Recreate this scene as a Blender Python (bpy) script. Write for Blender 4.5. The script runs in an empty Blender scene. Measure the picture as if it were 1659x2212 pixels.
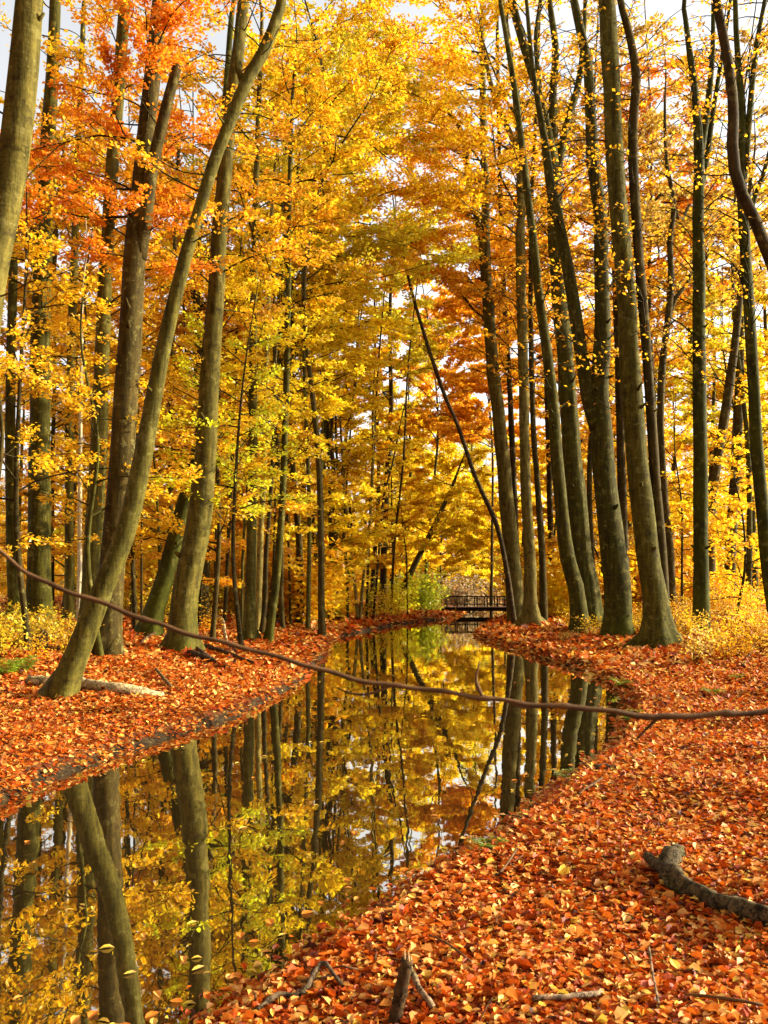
import bpy, math
import numpy as np
from mathutils import Vector

# ------------------------------------------------------------------ camera, sky, sun, exposure
SC = bpy.context.scene
COL = SC.collection
F, CX, CY, YH, CAMH = 1900.0, 829.5, 1106.0, 1272.0, 2.0      # measured on the photograph (1659 px wide)
PITCH = math.atan((YH - CY) / F)

cam_data = bpy.data.cameras.new('camera')
cam = bpy.data.objects.new('camera', cam_data)
COL.objects.link(cam)
cam.location = (0, 0, CAMH)
cam.rotation_euler = (math.pi / 2 + PITCH, 0, 0)
cam_data.sensor_fit = 'HORIZONTAL'
cam_data.sensor_width = 36.0
cam_data.lens = F / 1659.0 * 36.0
cam_data.clip_start = 0.05
cam_data.clip_end = 2000
cam_data.dof.use_dof = True
cam_data.dof.focus_distance = 19.0
cam_data.dof.aperture_fstop = cam_data.lens / 1000.0 / 0.0042
SC.camera = cam

SUN_AZ = math.radians(80)      # from straight ahead towards the right
SUN_EL = math.radians(19)
sun_dir = Vector((math.sin(SUN_AZ) * math.cos(SUN_EL), math.cos(SUN_AZ) * math.cos(SUN_EL), math.sin(SUN_EL)))
world = bpy.data.worlds.new('World')
SC.world = world
world.use_nodes = True
nt = world.node_tree
nt.nodes.clear()
sky = nt.nodes.new('ShaderNodeTexSky')
sky.sky_type = 'NISHITA'
sky.sun_disc = False
sky.sun_elevation = SUN_EL
sky.sun_rotation = SUN_AZ
sky.air_density = 1.0
sky.dust_density = 3.0
hs = nt.nodes.new('ShaderNodeHueSaturation')      # a thin white veil of cloud
hs.inputs['Saturation'].default_value = 0.12
bg = nt.nodes.new('ShaderNodeBackground')
bg.inputs['Strength'].default_value = 0.15
wo = nt.nodes.new('ShaderNodeOutputWorld')
nt.links.new(sky.outputs[0], hs.inputs['Color'])
nt.links.new(hs.outputs[0], bg.inputs['Color'])
nt.links.new(bg.outputs[0], wo.inputs['Surface'])

sun_data = bpy.data.lights.new('sun', 'SUN')
sun_data.energy = 5.0
sun_data.angle = math.radians(1.2)
sun_data.color = (1.0, 0.85, 0.60)
sun = bpy.data.objects.new('sun', sun_data)
COL.objects.link(sun)
sun.rotation_euler = (-sun_dir).to_track_quat('-Z', 'Y').to_euler()
sun.location = sun_dir * 60

SC.render.engine = 'CYCLES'
SC.view_settings.view_transform = 'Standard'
SC.view_settings.look = 'None'
SC.view_settings.gamma = 1.0
SC.view_settings.exposure = 1.42
SC.view_settings.use_curve_mapping = False
SC.cycles.use_denoising = True
SC.cycles.max_bounces = 7
SC.cycles.diffuse_bounces = 4
SC.cycles.glossy_bounces = 3
SC.cycles.transmission_bounces = 4
SC.cycles.caustics_reflective = False
SC.cycles.caustics_refractive = False
SC.cycles.sample_clamp_indirect = 6.0

RNG = np.random.default_rng(11)


# ------------------------------------------------------------------ projection helpers (photo point -> place)
def ray(px, py):
    a = (px - CX) / F
    b = (CY - py) / F
    return np.array([a, math.cos(PITCH) - b * math.sin(PITCH), math.sin(PITCH) + b * math.cos(PITCH)])


def at_depth(px, py, Y):
    d = ray(px, py)
    return np.array([0, 0, CAMH]) + d * (Y / d[1])


def at_water(px, py):
    d = ray(px, py)
    t = -CAMH / d[2]
    return (d[0] * t, d[1] * t)


def catmull(P, n):
    P = np.asarray(P, float)
    Q = np.vstack([2 * P[0] - P[1], P, 2 * P[-1] - P[-2]])
    out = []
    for i in range(1, len(Q) - 2):
        p0, p1, p2, p3 = Q[i - 1], Q[i], Q[i + 1], Q[i + 2]
        t = np.linspace(0, 1, n, endpoint=False)[:, None]
        out.append(0.5 * ((2 * p1) + (-p0 + p2) * t + (2 * p0 - 5 * p1 + 4 * p2 - p3) * t ** 2 + (-p0 + 3 * p1 - 3 * p2 + p3) * t ** 3))
    out.append(P[-1:])
    return np.vstack(out)


# ------------------------------------------------------------------ river outline
LB = [(-16, -14), (-12, -4), (-8.2, 2.0), (-5.6, 5.6)] + [at_water(*p) for p in
      [(0, 1735), (100, 1691), (200, 1653), (320, 1611), (400, 1583), (525, 1544), (600, 1504), (650, 1472), (680, 1440), (700, 1416),
       (715, 1386), (750, 1372), (800, 1362), (871, 1348), (934, 1340), (971, 1336)]] + [(5.6, 67), (6.4, 74), (9, 88), (16, 112), (30, 145)]
RB = [(-9, -14), (-6.5, -5), (-3.6, 0.5), (-1.9, 2.6)] + [at_water(*p) for p in
      [(475, 2212), (520, 2168), (610, 2124), (672, 2074), (750, 2024), (830, 1976), (880, 1934), (970, 1884), (1040, 1855), (1080, 1809),
       (1155, 1759), (1204, 1714), (1270, 1664), (1330, 1614), (1352, 1570), (1362, 1530), (1350, 1497), (1300, 1466), (1255, 1446), (1180, 1424),
       (1105, 1401), (1045, 1381), (1031, 1370), (1053, 1354), (1076, 1342)]] + [(10.2, 63), (12.2, 70), (14.5, 85), (22, 110), (38, 145)]


def wobble(P, amp, seed):
    r = np.random.default_rng(seed)
    C = catmull(P, 7)
    k = np.arange(len(C))
    s = sum(np.sin(k * fr + r.uniform(0, 6.28)) * am for fr, am in ((0.35, .5), (0.9, .35), (2.1, .3)))
    dist = np.clip(np.hypot(C[:, 0], C[:, 1]) / 15, 0.4, 2)
    C[:, 0] += s * amp * dist
    return C


LBc, RBc = wobble(LB, 0.05, 3), wobble(RB, 0.045, 4)
POLY = np.vstack([LBc, RBc[::-1]])


def shore(x, y):
    """signed distance to the river edge, positive on land"""
    x = np.atleast_1d(np.asarray(x, float))
    y = np.atleast_1d(np.asarray(y, float))
    A = POLY
    B = np.roll(POLY, -1, axis=0)
    if len(x) <= 40:                                     # a few points: all edges at once
        dx, dy = (B - A).T
        X, Y = x[:, None], y[:, None]
        t = np.clip(((X - A[:, 0]) * dx + (Y - A[:, 1]) * dy) / (dx * dx + dy * dy + 1e-12), 0, 1)
        d = np.sqrt(((X - A[:, 0] - t * dx) ** 2 + (Y - A[:, 1] - t * dy) ** 2).min(1))
        cross = ((A[:, 1] > Y) != (B[:, 1] > Y)) & (X < dx * (Y - A[:, 1]) / np.where(np.abs(dy) < 1e-12, 1e-12, dy) + A[:, 0])
        return np.where(cross.sum(1) % 2 == 1, -d, d)
    best = np.full(x.shape, 1e9)
    inside = np.zeros(x.shape, bool)
    for (ax, ay), (bx, by) in zip(A, B):
        dx, dy = bx - ax, by - ay
        L2 = dx * dx + dy * dy + 1e-12
        t = np.clip(((x - ax) * dx + (y - ay) * dy) / L2, 0, 1)
        d = (x - ax - t * dx) ** 2 + (y - ay - t * dy) ** 2
        best = np.minimum(best, d)
        if abs(dy) > 1e-12:
            inside ^= ((ay > y) != (by > y)) & (x < dx * (y - ay) / dy + ax)
    best = np.sqrt(best)
    return np.where(inside, -best, best)


def sstep(t):
    t = np.clip(t, 0, 1)
    return t * t * (3 - 2 * t)


def ground_z(x, y, s=None):
    x = np.atleast_1d(np.asarray(x, float))
    y = np.atleast_1d(np.asarray(y, float))
    if s is None:
        s = shore(x, y)
    lip = 0.17 * sstep(s / 0.28)
    rise = 0.80 * sstep(s / 11.0)
    n = 0.05 * np.sin(x * 0.9 + 1.3) * np.sin(y * 0.7) + 0.03 * np.sin(x * 2.3 + y * 1.7) + 0.018 * np.sin(x * 5.1 - y * 3.7 + 2)
    land = lip + rise + n * sstep(s / 1.2)
    bed = np.maximum(s * 0.9, -0.8)
    return np.where(s > 0, land, bed)


def gz(x, y):
    return float(ground_z(x, y)[0])


def ground_hit(px, py):
    d = ray(px, py)
    t = np.concatenate([np.linspace(1.5, 30, 420), np.linspace(30, 120, 330)])
    X, Y, Z = d[0] * t, d[1] * t, CAMH + d[2] * t
    G = np.maximum(ground_z(X, Y), 0.0)
    k = np.argmax(Z <= G)
    return np.array([X[k], Y[k], G[k]])


# ------------------------------------------------------------------ mesh helpers
def new_mesh(name, V, faces, smooth=True, tint=None):
    """V (n,3); faces: list of integer arrays (m,k)"""
    me = bpy.data.meshes.new(name)
    V = np.asarray(V, np.float32)
    faces = [np.asarray(f, np.int32) for f in faces if len(f)]
    nl = sum(f.size for f in faces)
    nf = sum(len(f) for f in faces)
    me.vertices.add(len(V))
    me.vertices.foreach_set('co', V.ravel())
    me.loops.add(nl)
    me.loops.foreach_set('vertex_index', np.concatenate([f.ravel() for f in faces]))
    me.polygons.add(nf)
    tot = np.concatenate([np.full(len(f), f.shape[1], np.int32) for f in faces])
    st = np.concatenate([[0], np.cumsum(tot)[:-1]]).astype(np.int32)
    me.polygons.foreach_set('loop_start', st)
    me.polygons.foreach_set('loop_total', tot)
    me.polygons.foreach_set('use_smooth', np.full(nf, smooth))
    me.update(calc_edges=True)
    if tint is not None:
        at = me.attributes.new('tint', 'FLOAT', 'FACE')
        at.data.foreach_set('value', np.asarray(tint, np.float32))
    return me


def link(name, me, mat, parent=None, color=None):
    o = bpy.data.objects.new(name, me)
    COL.objects.link(o)
    if mat is not None and me is not None and not me.materials:
        me.materials.append(mat)
    if parent is not None:
        o.parent = parent
    if color is not None:
        o.color = color
    return o


def tag(o, label, cat, group=None, kind=None):
    if label:
        o['label'] = label
    if cat:
        o['category'] = cat
    if group:
        o['group'] = group
    if kind:
        o['kind'] = kind
    return o


def root(name, loc, label, cat, group=None):
    o = bpy.data.objects.new(name, None)
    COL.objects.link(o)
    o.empty_display_size = 0.3
    o.location = [float(v) for v in loc]
    return tag(o, label, cat, group)


class Acc:
    def __init__(self):
        self.V, self.Q, self.T, self.n = [], [], [], 0

    def add(self, V, Q=None, T=None):
        self.V.append(np.asarray(V, float))
        if Q is not None and len(Q):
            self.Q.append(np.asarray(Q) + self.n)
        if T is not None and len(T):
            self.T.append(np.asarray(T) + self.n)
        self.n += len(V)

    def mesh(self, name, smooth=True, tint=None):
        fs = []
        if self.Q:
            fs.append(np.vstack(self.Q))
        if self.T:
            fs.append(np.vstack(self.T))
        return new_mesh(name, np.vstack(self.V), fs, smooth, tint)

    def tube(self, P, R, sides=6, shape=None, caps=True):
        """P (n,3) spine, R (n,) radii, shape(i, theta array)-> factor"""
        P = np.asarray(P, float)
        n = len(P)
        T = np.gradient(P, axis=0)
        T /= np.linalg.norm(T, axis=1)[:, None] + 1e-9
        ref = np.array([0, 1.0, 0]) if abs(T[0][1]) < 0.8 else np.array([1.0, 0, 0])
        N = np.empty_like(P)
        u = ref - T[0] * ref.dot(T[0])
        N[0] = u / np.linalg.norm(u)
        for i in range(1, n):
            u = N[i - 1] - T[i] * N[i - 1].dot(T[i])
            N[i] = u / (np.linalg.norm(u) + 1e-9)
        B = np.cross(T, N)
        th = np.linspace(0, 2 * math.pi, sides, endpoint=False)
        rr = np.asarray(R, float)[:, None] * np.ones(sides)
        if shape is not None:
            rr = rr * shape(th)
        V = P[:, None, :] + rr[:, :, None] * (np.cos(th)[None, :, None] * N[:, None, :] + np.sin(th)[None, :, None] * B[:, None, :])
        V = V.reshape(-1, 3)
        i, j = np.meshgrid(np.arange(n - 1), np.arange(sides), indexing='ij')
        a = (i * sides + j).ravel()
        b = (i * sides + (j + 1) % sides).ravel()
        Q = np.stack([a, b, b + sides, a + sides], 1)
        if caps:
            V = np.vstack([V, P[0], P[-1]])
            k = np.arange(sides)
            t0 = np.stack([np.full(sides, n * sides), (k + 1) % sides, k], 1)
            t1 = np.stack([np.full(sides, n * sides + 1), (n - 1) * sides + k, (n - 1) * sides + (k + 1) % sides], 1)
            self.add(V, Q, np.vstack([t0, t1]))
        else:
            self.add(V, Q)

    def box(self, c, s):
        c, s = np.asarray(c, float), np.asarray(s, float) / 2
        V = np.array([[x, y, z] for x in (-1, 1) for y in (-1, 1) for z in (-1, 1)]) * s + c
        Q = [[0, 1, 3, 2], [4, 6, 7, 5], [0, 4, 5, 1], [2, 3, 7, 6], [0, 2, 6, 4], [1, 5, 7, 3]]
        self.add(V, Q)


def leaf_arrays(rng, pos, heading, L, jitter=0.45, up=(0, 0, 1), width=0.34):
    n = len(pos)
    nrm = np.asarray(up) + rng.normal(0, jitter, (n, 3))
    nrm /= np.linalg.norm(nrm, axis=1)[:, None]
    d = heading + rng.normal(0, 0.55, (n, 3)) * np.array([1, 1, 0.5])
    d -= nrm * np.sum(d * nrm, 1)[:, None]
    d /= np.linalg.norm(d, axis=1)[:, None] + 1e-9
    b = np.cross(nrm, d)
    L = np.asarray(L)[:, None]
    v0 = pos
    v1 = pos + d * L * .46 + b * L * width + nrm * L * .10
    v2 = pos + d * L
    v3 = pos + d * L * .46 - b * L * width + nrm * L * .10
    V = np.stack([v0, v1, v2, v3], 1).reshape(-1, 3)
    Q = np.arange(n * 4).reshape(n, 4)
    return V, Q


# ------------------------------------------------------------------ materials
def mat_new(name):
    m = bpy.data.materials.new(name)
    m.use_nodes = True
    m.node_tree.nodes.clear()
    return m, m.node_tree.nodes, m.node_tree.links


def N(nodes, typ, **kw):
    n = nodes.new(typ)
    for k, v in kw.items():
        setattr(n, k, v)
    return n


def ramp(nodes, stops, interp='LINEAR'):
    r = nodes.new('ShaderNodeValToRGB')
    r.color_ramp.interpolation = interp
    el = r.color_ramp.elements
    while len(el) < len(stops):
        el.new(0.5)
    for e, (p, c) in zip(el, stops):
        e.position = p
        e.color = (*c, 1) if len(c) == 3 else c
    return r


def mixc(nodes, links, fac, a, b, mode='MIX'):
    m = nodes.new('ShaderNodeMix')
    m.data_type = 'RGBA'
    m.blend_type = mode
    for idx, v in ((0, fac), (6, a), (7, b)):
        if hasattr(v, 'links'):
            links.new(v, m.inputs[idx])
        elif idx == 0:
            m.inputs[0].default_value = v
        else:
            m.inputs[idx].default_value = (*v, 1)
    return m.outputs[2]


def math_n(nodes, links, op, a, b=None, clamp=False):
    m = nodes.new('ShaderNodeMath')
    m.operation = op
    m.use_clamp = clamp
    for i, v in enumerate((a, b)):
        if v is None:
            continue
        if hasattr(v, 'links'):
            links.new(v, m.inputs[i])
        else:
            m.inputs[i].default_value = v
    return m.outputs[0]


def make_bark():
    m, n, l = mat_new('beech_bark')
    tc = N(n, 'ShaderNodeTexCoord')
    oi = N(n, 'ShaderNodeObjectInfo')
    mp = N(n, 'ShaderNodeMapping')
    mp.inputs['Scale'].default_value = (6, 6, 0.9)
    l.new(tc.outputs['Object'], mp.inputs['Vector'])
    n1 = N(n, 'ShaderNodeTexNoise')                      # long vertical streaks
    n1.inputs['Scale'].default_value = 1.6
    n1.inputs['Detail'].default_value = 5
    n1.inputs['Roughness'].default_value = 0.65
    l.new(mp.outputs[0], n1.inputs['Vector'])
    mp2 = N(n, 'ShaderNodeMapping')
    mp2.inputs['Scale'].default_value = (2.2, 2.2, 15)
    l.new(tc.outputs['Object'], mp2.inputs['Vector'])
    n2 = N(n, 'ShaderNodeTexNoise')                      # fine rings across the trunk
    n2.inputs['Scale'].default_value = 1.0
    n2.inputs['Detail'].default_value = 6
    n2.inputs['Distortion'].default_value = 0.8
    l.new(mp2.outputs[0], n2.inputs['Vector'])
    n3 = N(n, 'ShaderNodeTexNoise')                      # lichen blotches
    n3.inputs['Scale'].default_value = 4.5
    n3.inputs['Detail'].default_value = 6
    n3.inputs['Roughness'].default_value = 0.7
    l.new(tc.outputs['Object'], n3.inputs['Vector'])
    n4 = N(n, 'ShaderNodeTexNoise')                      # moss areas
    n4.inputs['Scale'].default_value = 0.8
    n4.inputs['Detail'].default_value = 5
    l.new(tc.outputs['Object'], n4.inputs['Vector'])
    n5 = N(n, 'ShaderNodeTexNoise')                      # fine speckle
    n5.inputs['Scale'].default_value = 26
    n5.inputs['Detail'].default_value = 4
    l.new(tc.outputs['Object'], n5.inputs['Vector'])
    s1 = ramp(n, [(0.30, (0.26, 0.25, 0.21)), (0.5, (0.76, 0.76, 0.73)), (0.70, (1.3, 1.26, 1.1))])
    l.new(n1.outputs[0], s1.inputs[0])
    c = mixc(n, l, 1.0, oi.outputs['Color'], s1.outputs[0], 'MULTIPLY')
    s2 = ramp(n, [(0.3, (0.80, 0.78, 0.74)), (0.6, (1.08, 1.08, 1.08))])
    l.new(n2.outputs[0], s2.inputs[0])
    c = mixc(n, l, 0.8, c, s2.outputs[0], 'MULTIPLY')
    s5 = ramp(n, [(0.35, (0.6, 0.58, 0.5)), (0.5, (1, 1, 1)), (0.68, (1.5, 1.5, 1.4))])
    l.new(n5.outputs[0], s5.inputs[0])
    c = mixc(n, l, 0.35, c, s5.outputs[0], 'MULTIPLY')
    lf = ramp(n, [(0.56, (0, 0, 0)), (0.62, (1, 1, 1))])
    l.new(n3.outputs[0], lf.inputs[0])
    lf2 = math_n(n, l, 'MULTIPLY', lf.outputs[0], 0.4)
    c = mixc(n, l, lf2, c, (0.20, 0.175, 0.05))
    dk = ramp(n, [(0.36, (1, 1, 1)), (0.44, (0, 0, 0))])
    l.new(n3.outputs[0], dk.inputs[0])
    dk2 = math_n(n, l, 'MULTIPLY', dk.outputs[0], 0.85)
    c = mixc(n, l, dk2, c, (0.030, 0.022, 0.008))
    # moss: more where the tree is mossy (alpha of the object colour) and close to the roots
    sep = N(n, 'ShaderNodeSeparateXYZ')
    l.new(tc.outputs['Object'], sep.inputs[0])
    low = N(n, 'ShaderNodeMapRange')
    low.inputs['From Min'].default_value = 0.1
    low.inputs['From Max'].default_value = 2.4
    low.inputs['To Min'].default_value = 1.1
    low.inputs['To Max'].default_value = 0.0
    l.new(sep.outputs['Z'], low.inputs['Value'])
    a = math_n(n, l, 'MULTIPLY', oi.outputs['Alpha'], math_n(n, l, 'ADD', low.outputs[0], 0.62))
    a = math_n(n, l, 'ADD', a, n4.outputs[0])
    mf = N(n, 'ShaderNodeMapRange')
    mf.inputs['From Min'].default_value = 0.70
    mf.inputs['From Max'].default_value = 1.0
    l.new(a, mf.inputs['Value'])
    mcol = ramp(n, [(0.3, (0.022, 0.026, 0.003)), (0.7, (0.085, 0.088, 0.007))])
    l.new(n3.outputs[0], mcol.inputs[0])
    mfc = math_n(n, l, 'MULTIPLY', mf.outputs[0], 0.8, True)
    c = mixc(n, l, mfc, c, mcol.outputs[0])
    bs = N(n, 'ShaderNodeBsdfPrincipled')
    bs.inputs['Roughness'].default_value = 0.8
    bs.inputs['Specular IOR Level'].default_value = 0.06
    l.new(c, bs.inputs['Base Color'])
    hsum = math_n(n, l, 'ADD', n1.outputs[0], math_n(n, l, 'MULTIPLY', n2.outputs[0], 0.5))
    hsum = math_n(n, l, 'ADD', hsum, math_n(n, l, 'MULTIPLY', n3.outputs[0], 0.5))
    hsum = math_n(n, l, 'ADD', hsum, math_n(n, l, 'MULTIPLY', n5.outputs[0], 0.25))
    bp = N(n, 'ShaderNodeBump')
    bp.inputs['Strength'].default_value = 0.6
    bp.inputs['Distance'].default_value = 0.03
    l.new(hsum, bp.inputs['Height'])
    l.new(bp.outputs[0], bs.inputs['Normal'])
    o = N(n, 'ShaderNodeOutputMaterial')
    l.new(bs.outputs[0], o.inputs[0])
    return m


def make_leaf():
    m, n, l = mat_new('autumn_leaf')
    oi = N(n, 'ShaderNodeObjectInfo')
    at = N(n, 'ShaderNodeAttribute')
    at.attribute_name = 'tint'
    # every leaf differs a little: browner, as the tree, paler yellow, greener
    v = ramp(n, [(0.0, (0.55, 0.38, 0.40)), (0.15, (0.9, 0.74, 0.8)), (0.5, (1, 1, 1)), (0.82, (1.08, 1.22, 1.3)), (1.0, (0.85, 1.25, 1.6))])
    l.new(at.outputs['Fac'], v.inputs[0])
    c = mixc(n, l, 1.0, oi.outputs['Color'], v.outputs[0], 'MULTIPLY')
    df = N(n, 'ShaderNodeBsdfDiffuse')
    tr = N(n, 'ShaderNodeBsdfTranslucent')
    gl = N(n, 'ShaderNodeBsdfGlossy')
    gl.inputs['Roughness'].default_value = 0.45
    gl.inputs['Color'].default_value = (0.9, 0.9, 0.9, 1)
    l.new(c, df.inputs['Color'])
    l.new(c, tr.inputs['Color'])
    mx = N(n, 'ShaderNodeMixShader')
    mx.inputs[0].default_value = 0.62
    l.new(df.outputs[0], mx.inputs[1])
    l.new(tr.outputs[0], mx.inputs[2])
    mx2 = N(n, 'ShaderNodeMixShader')
    mx2.inputs[0].default_value = 0.035
    l.new(mx.outputs[0], mx2.inputs[1])
    l.new(gl.outputs[0], mx2.inputs[2])
    o = N(n, 'ShaderNodeOutputMaterial')
    l.new(mx2.outputs[0], o.inputs[0])
    return m


LITTER_RAMP = [(0.0, (0.030, 0.007, 0.002)), (0.12, (0.14, 0.022, 0.003)), (0.28, (0.33, 0.045, 0.003)), (0.48, (0.54, 0.100, 0.006)),
               (0.66, (0.59, 0.16, 0.011)), (0.80, (0.66, 0.28, 0.05)), (0.92, (0.72, 0.42, 0.13)), (1.0, (0.78, 0.56, 0.06))]


def make_litter():
    m, n, l = mat_new('fallen_leaf')
    at = N(n, 'ShaderNodeAttribute')
    at.attribute_name = 'tint'
    oi = N(n, 'ShaderNodeObjectInfo')
    tc = N(n, 'ShaderNodeTexCoord')
    ns = N(n, 'ShaderNodeTexNoise')
    ns.inputs['Scale'].default_value = 45
    ns.inputs['Detail'].default_value = 3
    l.new(tc.outputs['Object'], ns.inputs['Vector'])
    j = math_n(n, l, 'MULTIPLY', math_n(n, l, 'SUBTRACT', ns.outputs[0], 0.5), 0.35)
    r0 = math_n(n, l, 'ADD', at.outputs['Fac'], j, True)
    rp = ramp(n, LITTER_RAMP)
    l.new(r0, rp.inputs[0])
    df = N(n, 'ShaderNodeBsdfPrincipled')
    df.inputs['Roughness'].default_value = 0.5
    df.inputs['Specular IOR Level'].default_value = 0.14
    l.new(rp.outputs[0], df.inputs['Base Color'])
    tr = N(n, 'ShaderNodeBsdfTranslucent')
    l.new(rp.outputs[0], tr.inputs['Color'])
    mx = N(n, 'ShaderNodeMixShader')
    mx.inputs[0].default_value = 0.25
    l.new(df.outputs[0], mx.inputs[1])
    l.new(tr.outputs[0], mx.inputs[2])
    o = N(n, 'ShaderNodeOutputMaterial')
    l.new(mx.outputs[0], o.inputs[0])
    return m


def make_soil():
    m, n, l = mat_new('forest_floor')
    tc = N(n, 'ShaderNodeTexCoord')
    vo = N(n, 'ShaderNodeTexVoronoi')
    vo.inputs['Scale'].default_value = 9.0
    l.new(tc.outputs['Object'], vo.inputs['Vector'])
    sepc = N(n, 'ShaderNodeSeparateColor')
    l.new(vo.outputs['Color'], sepc.inputs[0])
    rp = ramp(n, [(0, (0.05, 0.014, 0.005)), (0.35, (0.16, 0.035, 0.008)), (0.7, (0.33, 0.08, 0.012)), (1, (0.42, 0.17, 0.04))])
    l.new(sepc.outputs[0], rp.inputs[0])
    ns = N(n, 'ShaderNodeTexNoise')
    ns.inputs['Scale'].default_value = 3.0
    ns.inputs['Detail'].default_value = 8
    l.new(tc.outputs['Object'], ns.inputs['Vector'])
    fr = ramp(n, [(0.42, (0, 0, 0)), (0.62, (1, 1, 1))])
    l.new(ns.outputs[0], fr.inputs[0])
    c = mixc(n, l, math_n(n, l, 'MULTIPLY', fr.outputs[0], 0.7), rp.outputs[0], (0.045, 0.022, 0.009))
    ens = N(n, 'ShaderNodeTexNoise')
    ens.inputs['Scale'].default_value = 16
    ens.inputs['Detail'].default_value = 8
    l.new(tc.outputs['Object'], ens.inputs['Vector'])
    ebr = ramp(n, [(0.35, (0.008, 0.005, 0.002)), (0.55, (0.030, 0.018, 0.007)), (0.72, (0.075, 0.055, 0.018))])
    l.new(ens.outputs[0], ebr.inputs[0])
    # bare dark earth at and below the water's edge
    sp = N(n, 'ShaderNodeSeparateXYZ')
    l.new(tc.outputs['Object'], sp.inputs[0])
    e = N(n, 'ShaderNodeMapRange')
    e.inputs['From Min'].default_value = 0.06
    e.inputs['From Max'].default_value = 0.20
    e.inputs['To Min'].default_value = 1
    e.inputs['To Max'].default_value = 0
    l.new(math_n(n, l, 'ADD', sp.outputs['Z'], math_n(n, l, 'MULTIPLY', math_n(n, l, 'SUBTRACT', ns.outputs[0], 0.5), 0.2)), e.inputs['Value'])
    c = mixc(n, l, e.outputs[0], c, ebr.outputs[0])
    bs = N(n, 'ShaderNodeBsdfPrincipled')
    bs.inputs['Roughness'].default_value = 0.95
    bs.inputs['Specular IOR Level'].default_value = 0.1
    l.new(c, bs.inputs['Base Color'])
    bp = N(n, 'ShaderNodeBump')
    bp.inputs['Strength'].default_value = 0.8
    bp.inputs['Distance'].default_value = 0.05
    l.new(sepc.outputs[1], bp.inputs['Height'])
    l.new(bp.outputs[0], bs.inputs['Normal'])
    o = N(n, 'ShaderNodeOutputMaterial')
    l.new(bs.outputs[0], o.inputs[0])
    return m


def make_water():
    m, n, l = mat_new('still_water')
    tc = N(n, 'ShaderNodeTexCoord')
    mp = N(n, 'ShaderNodeMapping')
    mp.inputs['Scale'].default_value = (1.2, 0.5, 1)
    l.new(tc.outputs['Object'], mp.inputs['Vector'])
    ns = N(n, 'ShaderNodeTexNoise')
    ns.inputs['Scale'].default_value = 1.5
    ns.inputs['Detail'].default_value = 3
    l.new(mp.outputs[0], ns.inputs['Vector'])
    bp = N(n, 'ShaderNodeBump')
    bp.inputs['Strength'].default_value = 0.05
    bp.inputs['Distance'].default_value = 0.05
    l.new(ns.outputs[0], bp.inputs['Height'])
    df = N(n, 'ShaderNodeBsdfDiffuse')
    df.inputs['Color'].default_value = (0.020, 0.014, 0.005, 1)
    gl = N(n, 'ShaderNodeBsdfGlossy')
    gl.inputs['Roughness'].default_value = 0.012
    gl.inputs['Color'].default_value = (1.0, 0.97, 0.88, 1)
    l.new(bp.outputs[0], gl.inputs['Normal'])
    fr = N(n, 'ShaderNodeFresnel')
    fr.inputs['IOR'].default_value = 2.3
    l.new(bp.outputs[0], fr.inputs['Normal'])
    mx = N(n, 'ShaderNodeMixShader')
    l.new(math_n(n, l, 'MULTIPLY_ADD', fr.outputs[0], 0.62), mx.inputs[0])
    l.new(df.outputs[0], mx.inputs[1])
    l.new(gl.outputs[0], mx.inputs[2])
    o = N(n, 'ShaderNodeOutputMaterial')
    l.new(mx.outputs[0], o.inputs[0])
    mx.inputs[0].links[0].from_node.inputs[2].default_value = 0.44
    return m


def make_wood(name, c0, c1):
    m, n, l = mat_new(name)
    tc = N(n, 'ShaderNodeTexCoord')
    ns = N(n, 'ShaderNodeTexNoise')
    ns.inputs['Scale'].default_value = 12
    ns.inputs['Detail'].default_value = 6
    l.new(tc.outputs['Object'], ns.inputs['Vector'])
    rp = ramp(n, [(0.3, c0), (0.7, c1)])
    l.new(ns.outputs[0], rp.inputs[0])
    bs = N(n, 'ShaderNodeBsdfPrincipled')
    bs.inputs['Roughness'].default_value = 0.8
    bs.inputs['Specular IOR Level'].default_value = 0.12
    l.new(rp.outputs[0], bs.inputs['Base Color'])
    bp = N(n, 'ShaderNodeBump')
    bp.inputs['Strength'].default_value = 0.5
    bp.inputs['Distance'].default_value = 0.01
    l.new(ns.outputs[0], bp.inputs['Height'])
    l.new(bp.outputs[0], bs.inputs['Normal'])
    o = N(n, 'ShaderNodeOutputMaterial')
    l.new(bs.outputs[0], o.inputs[0])
    return m


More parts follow.
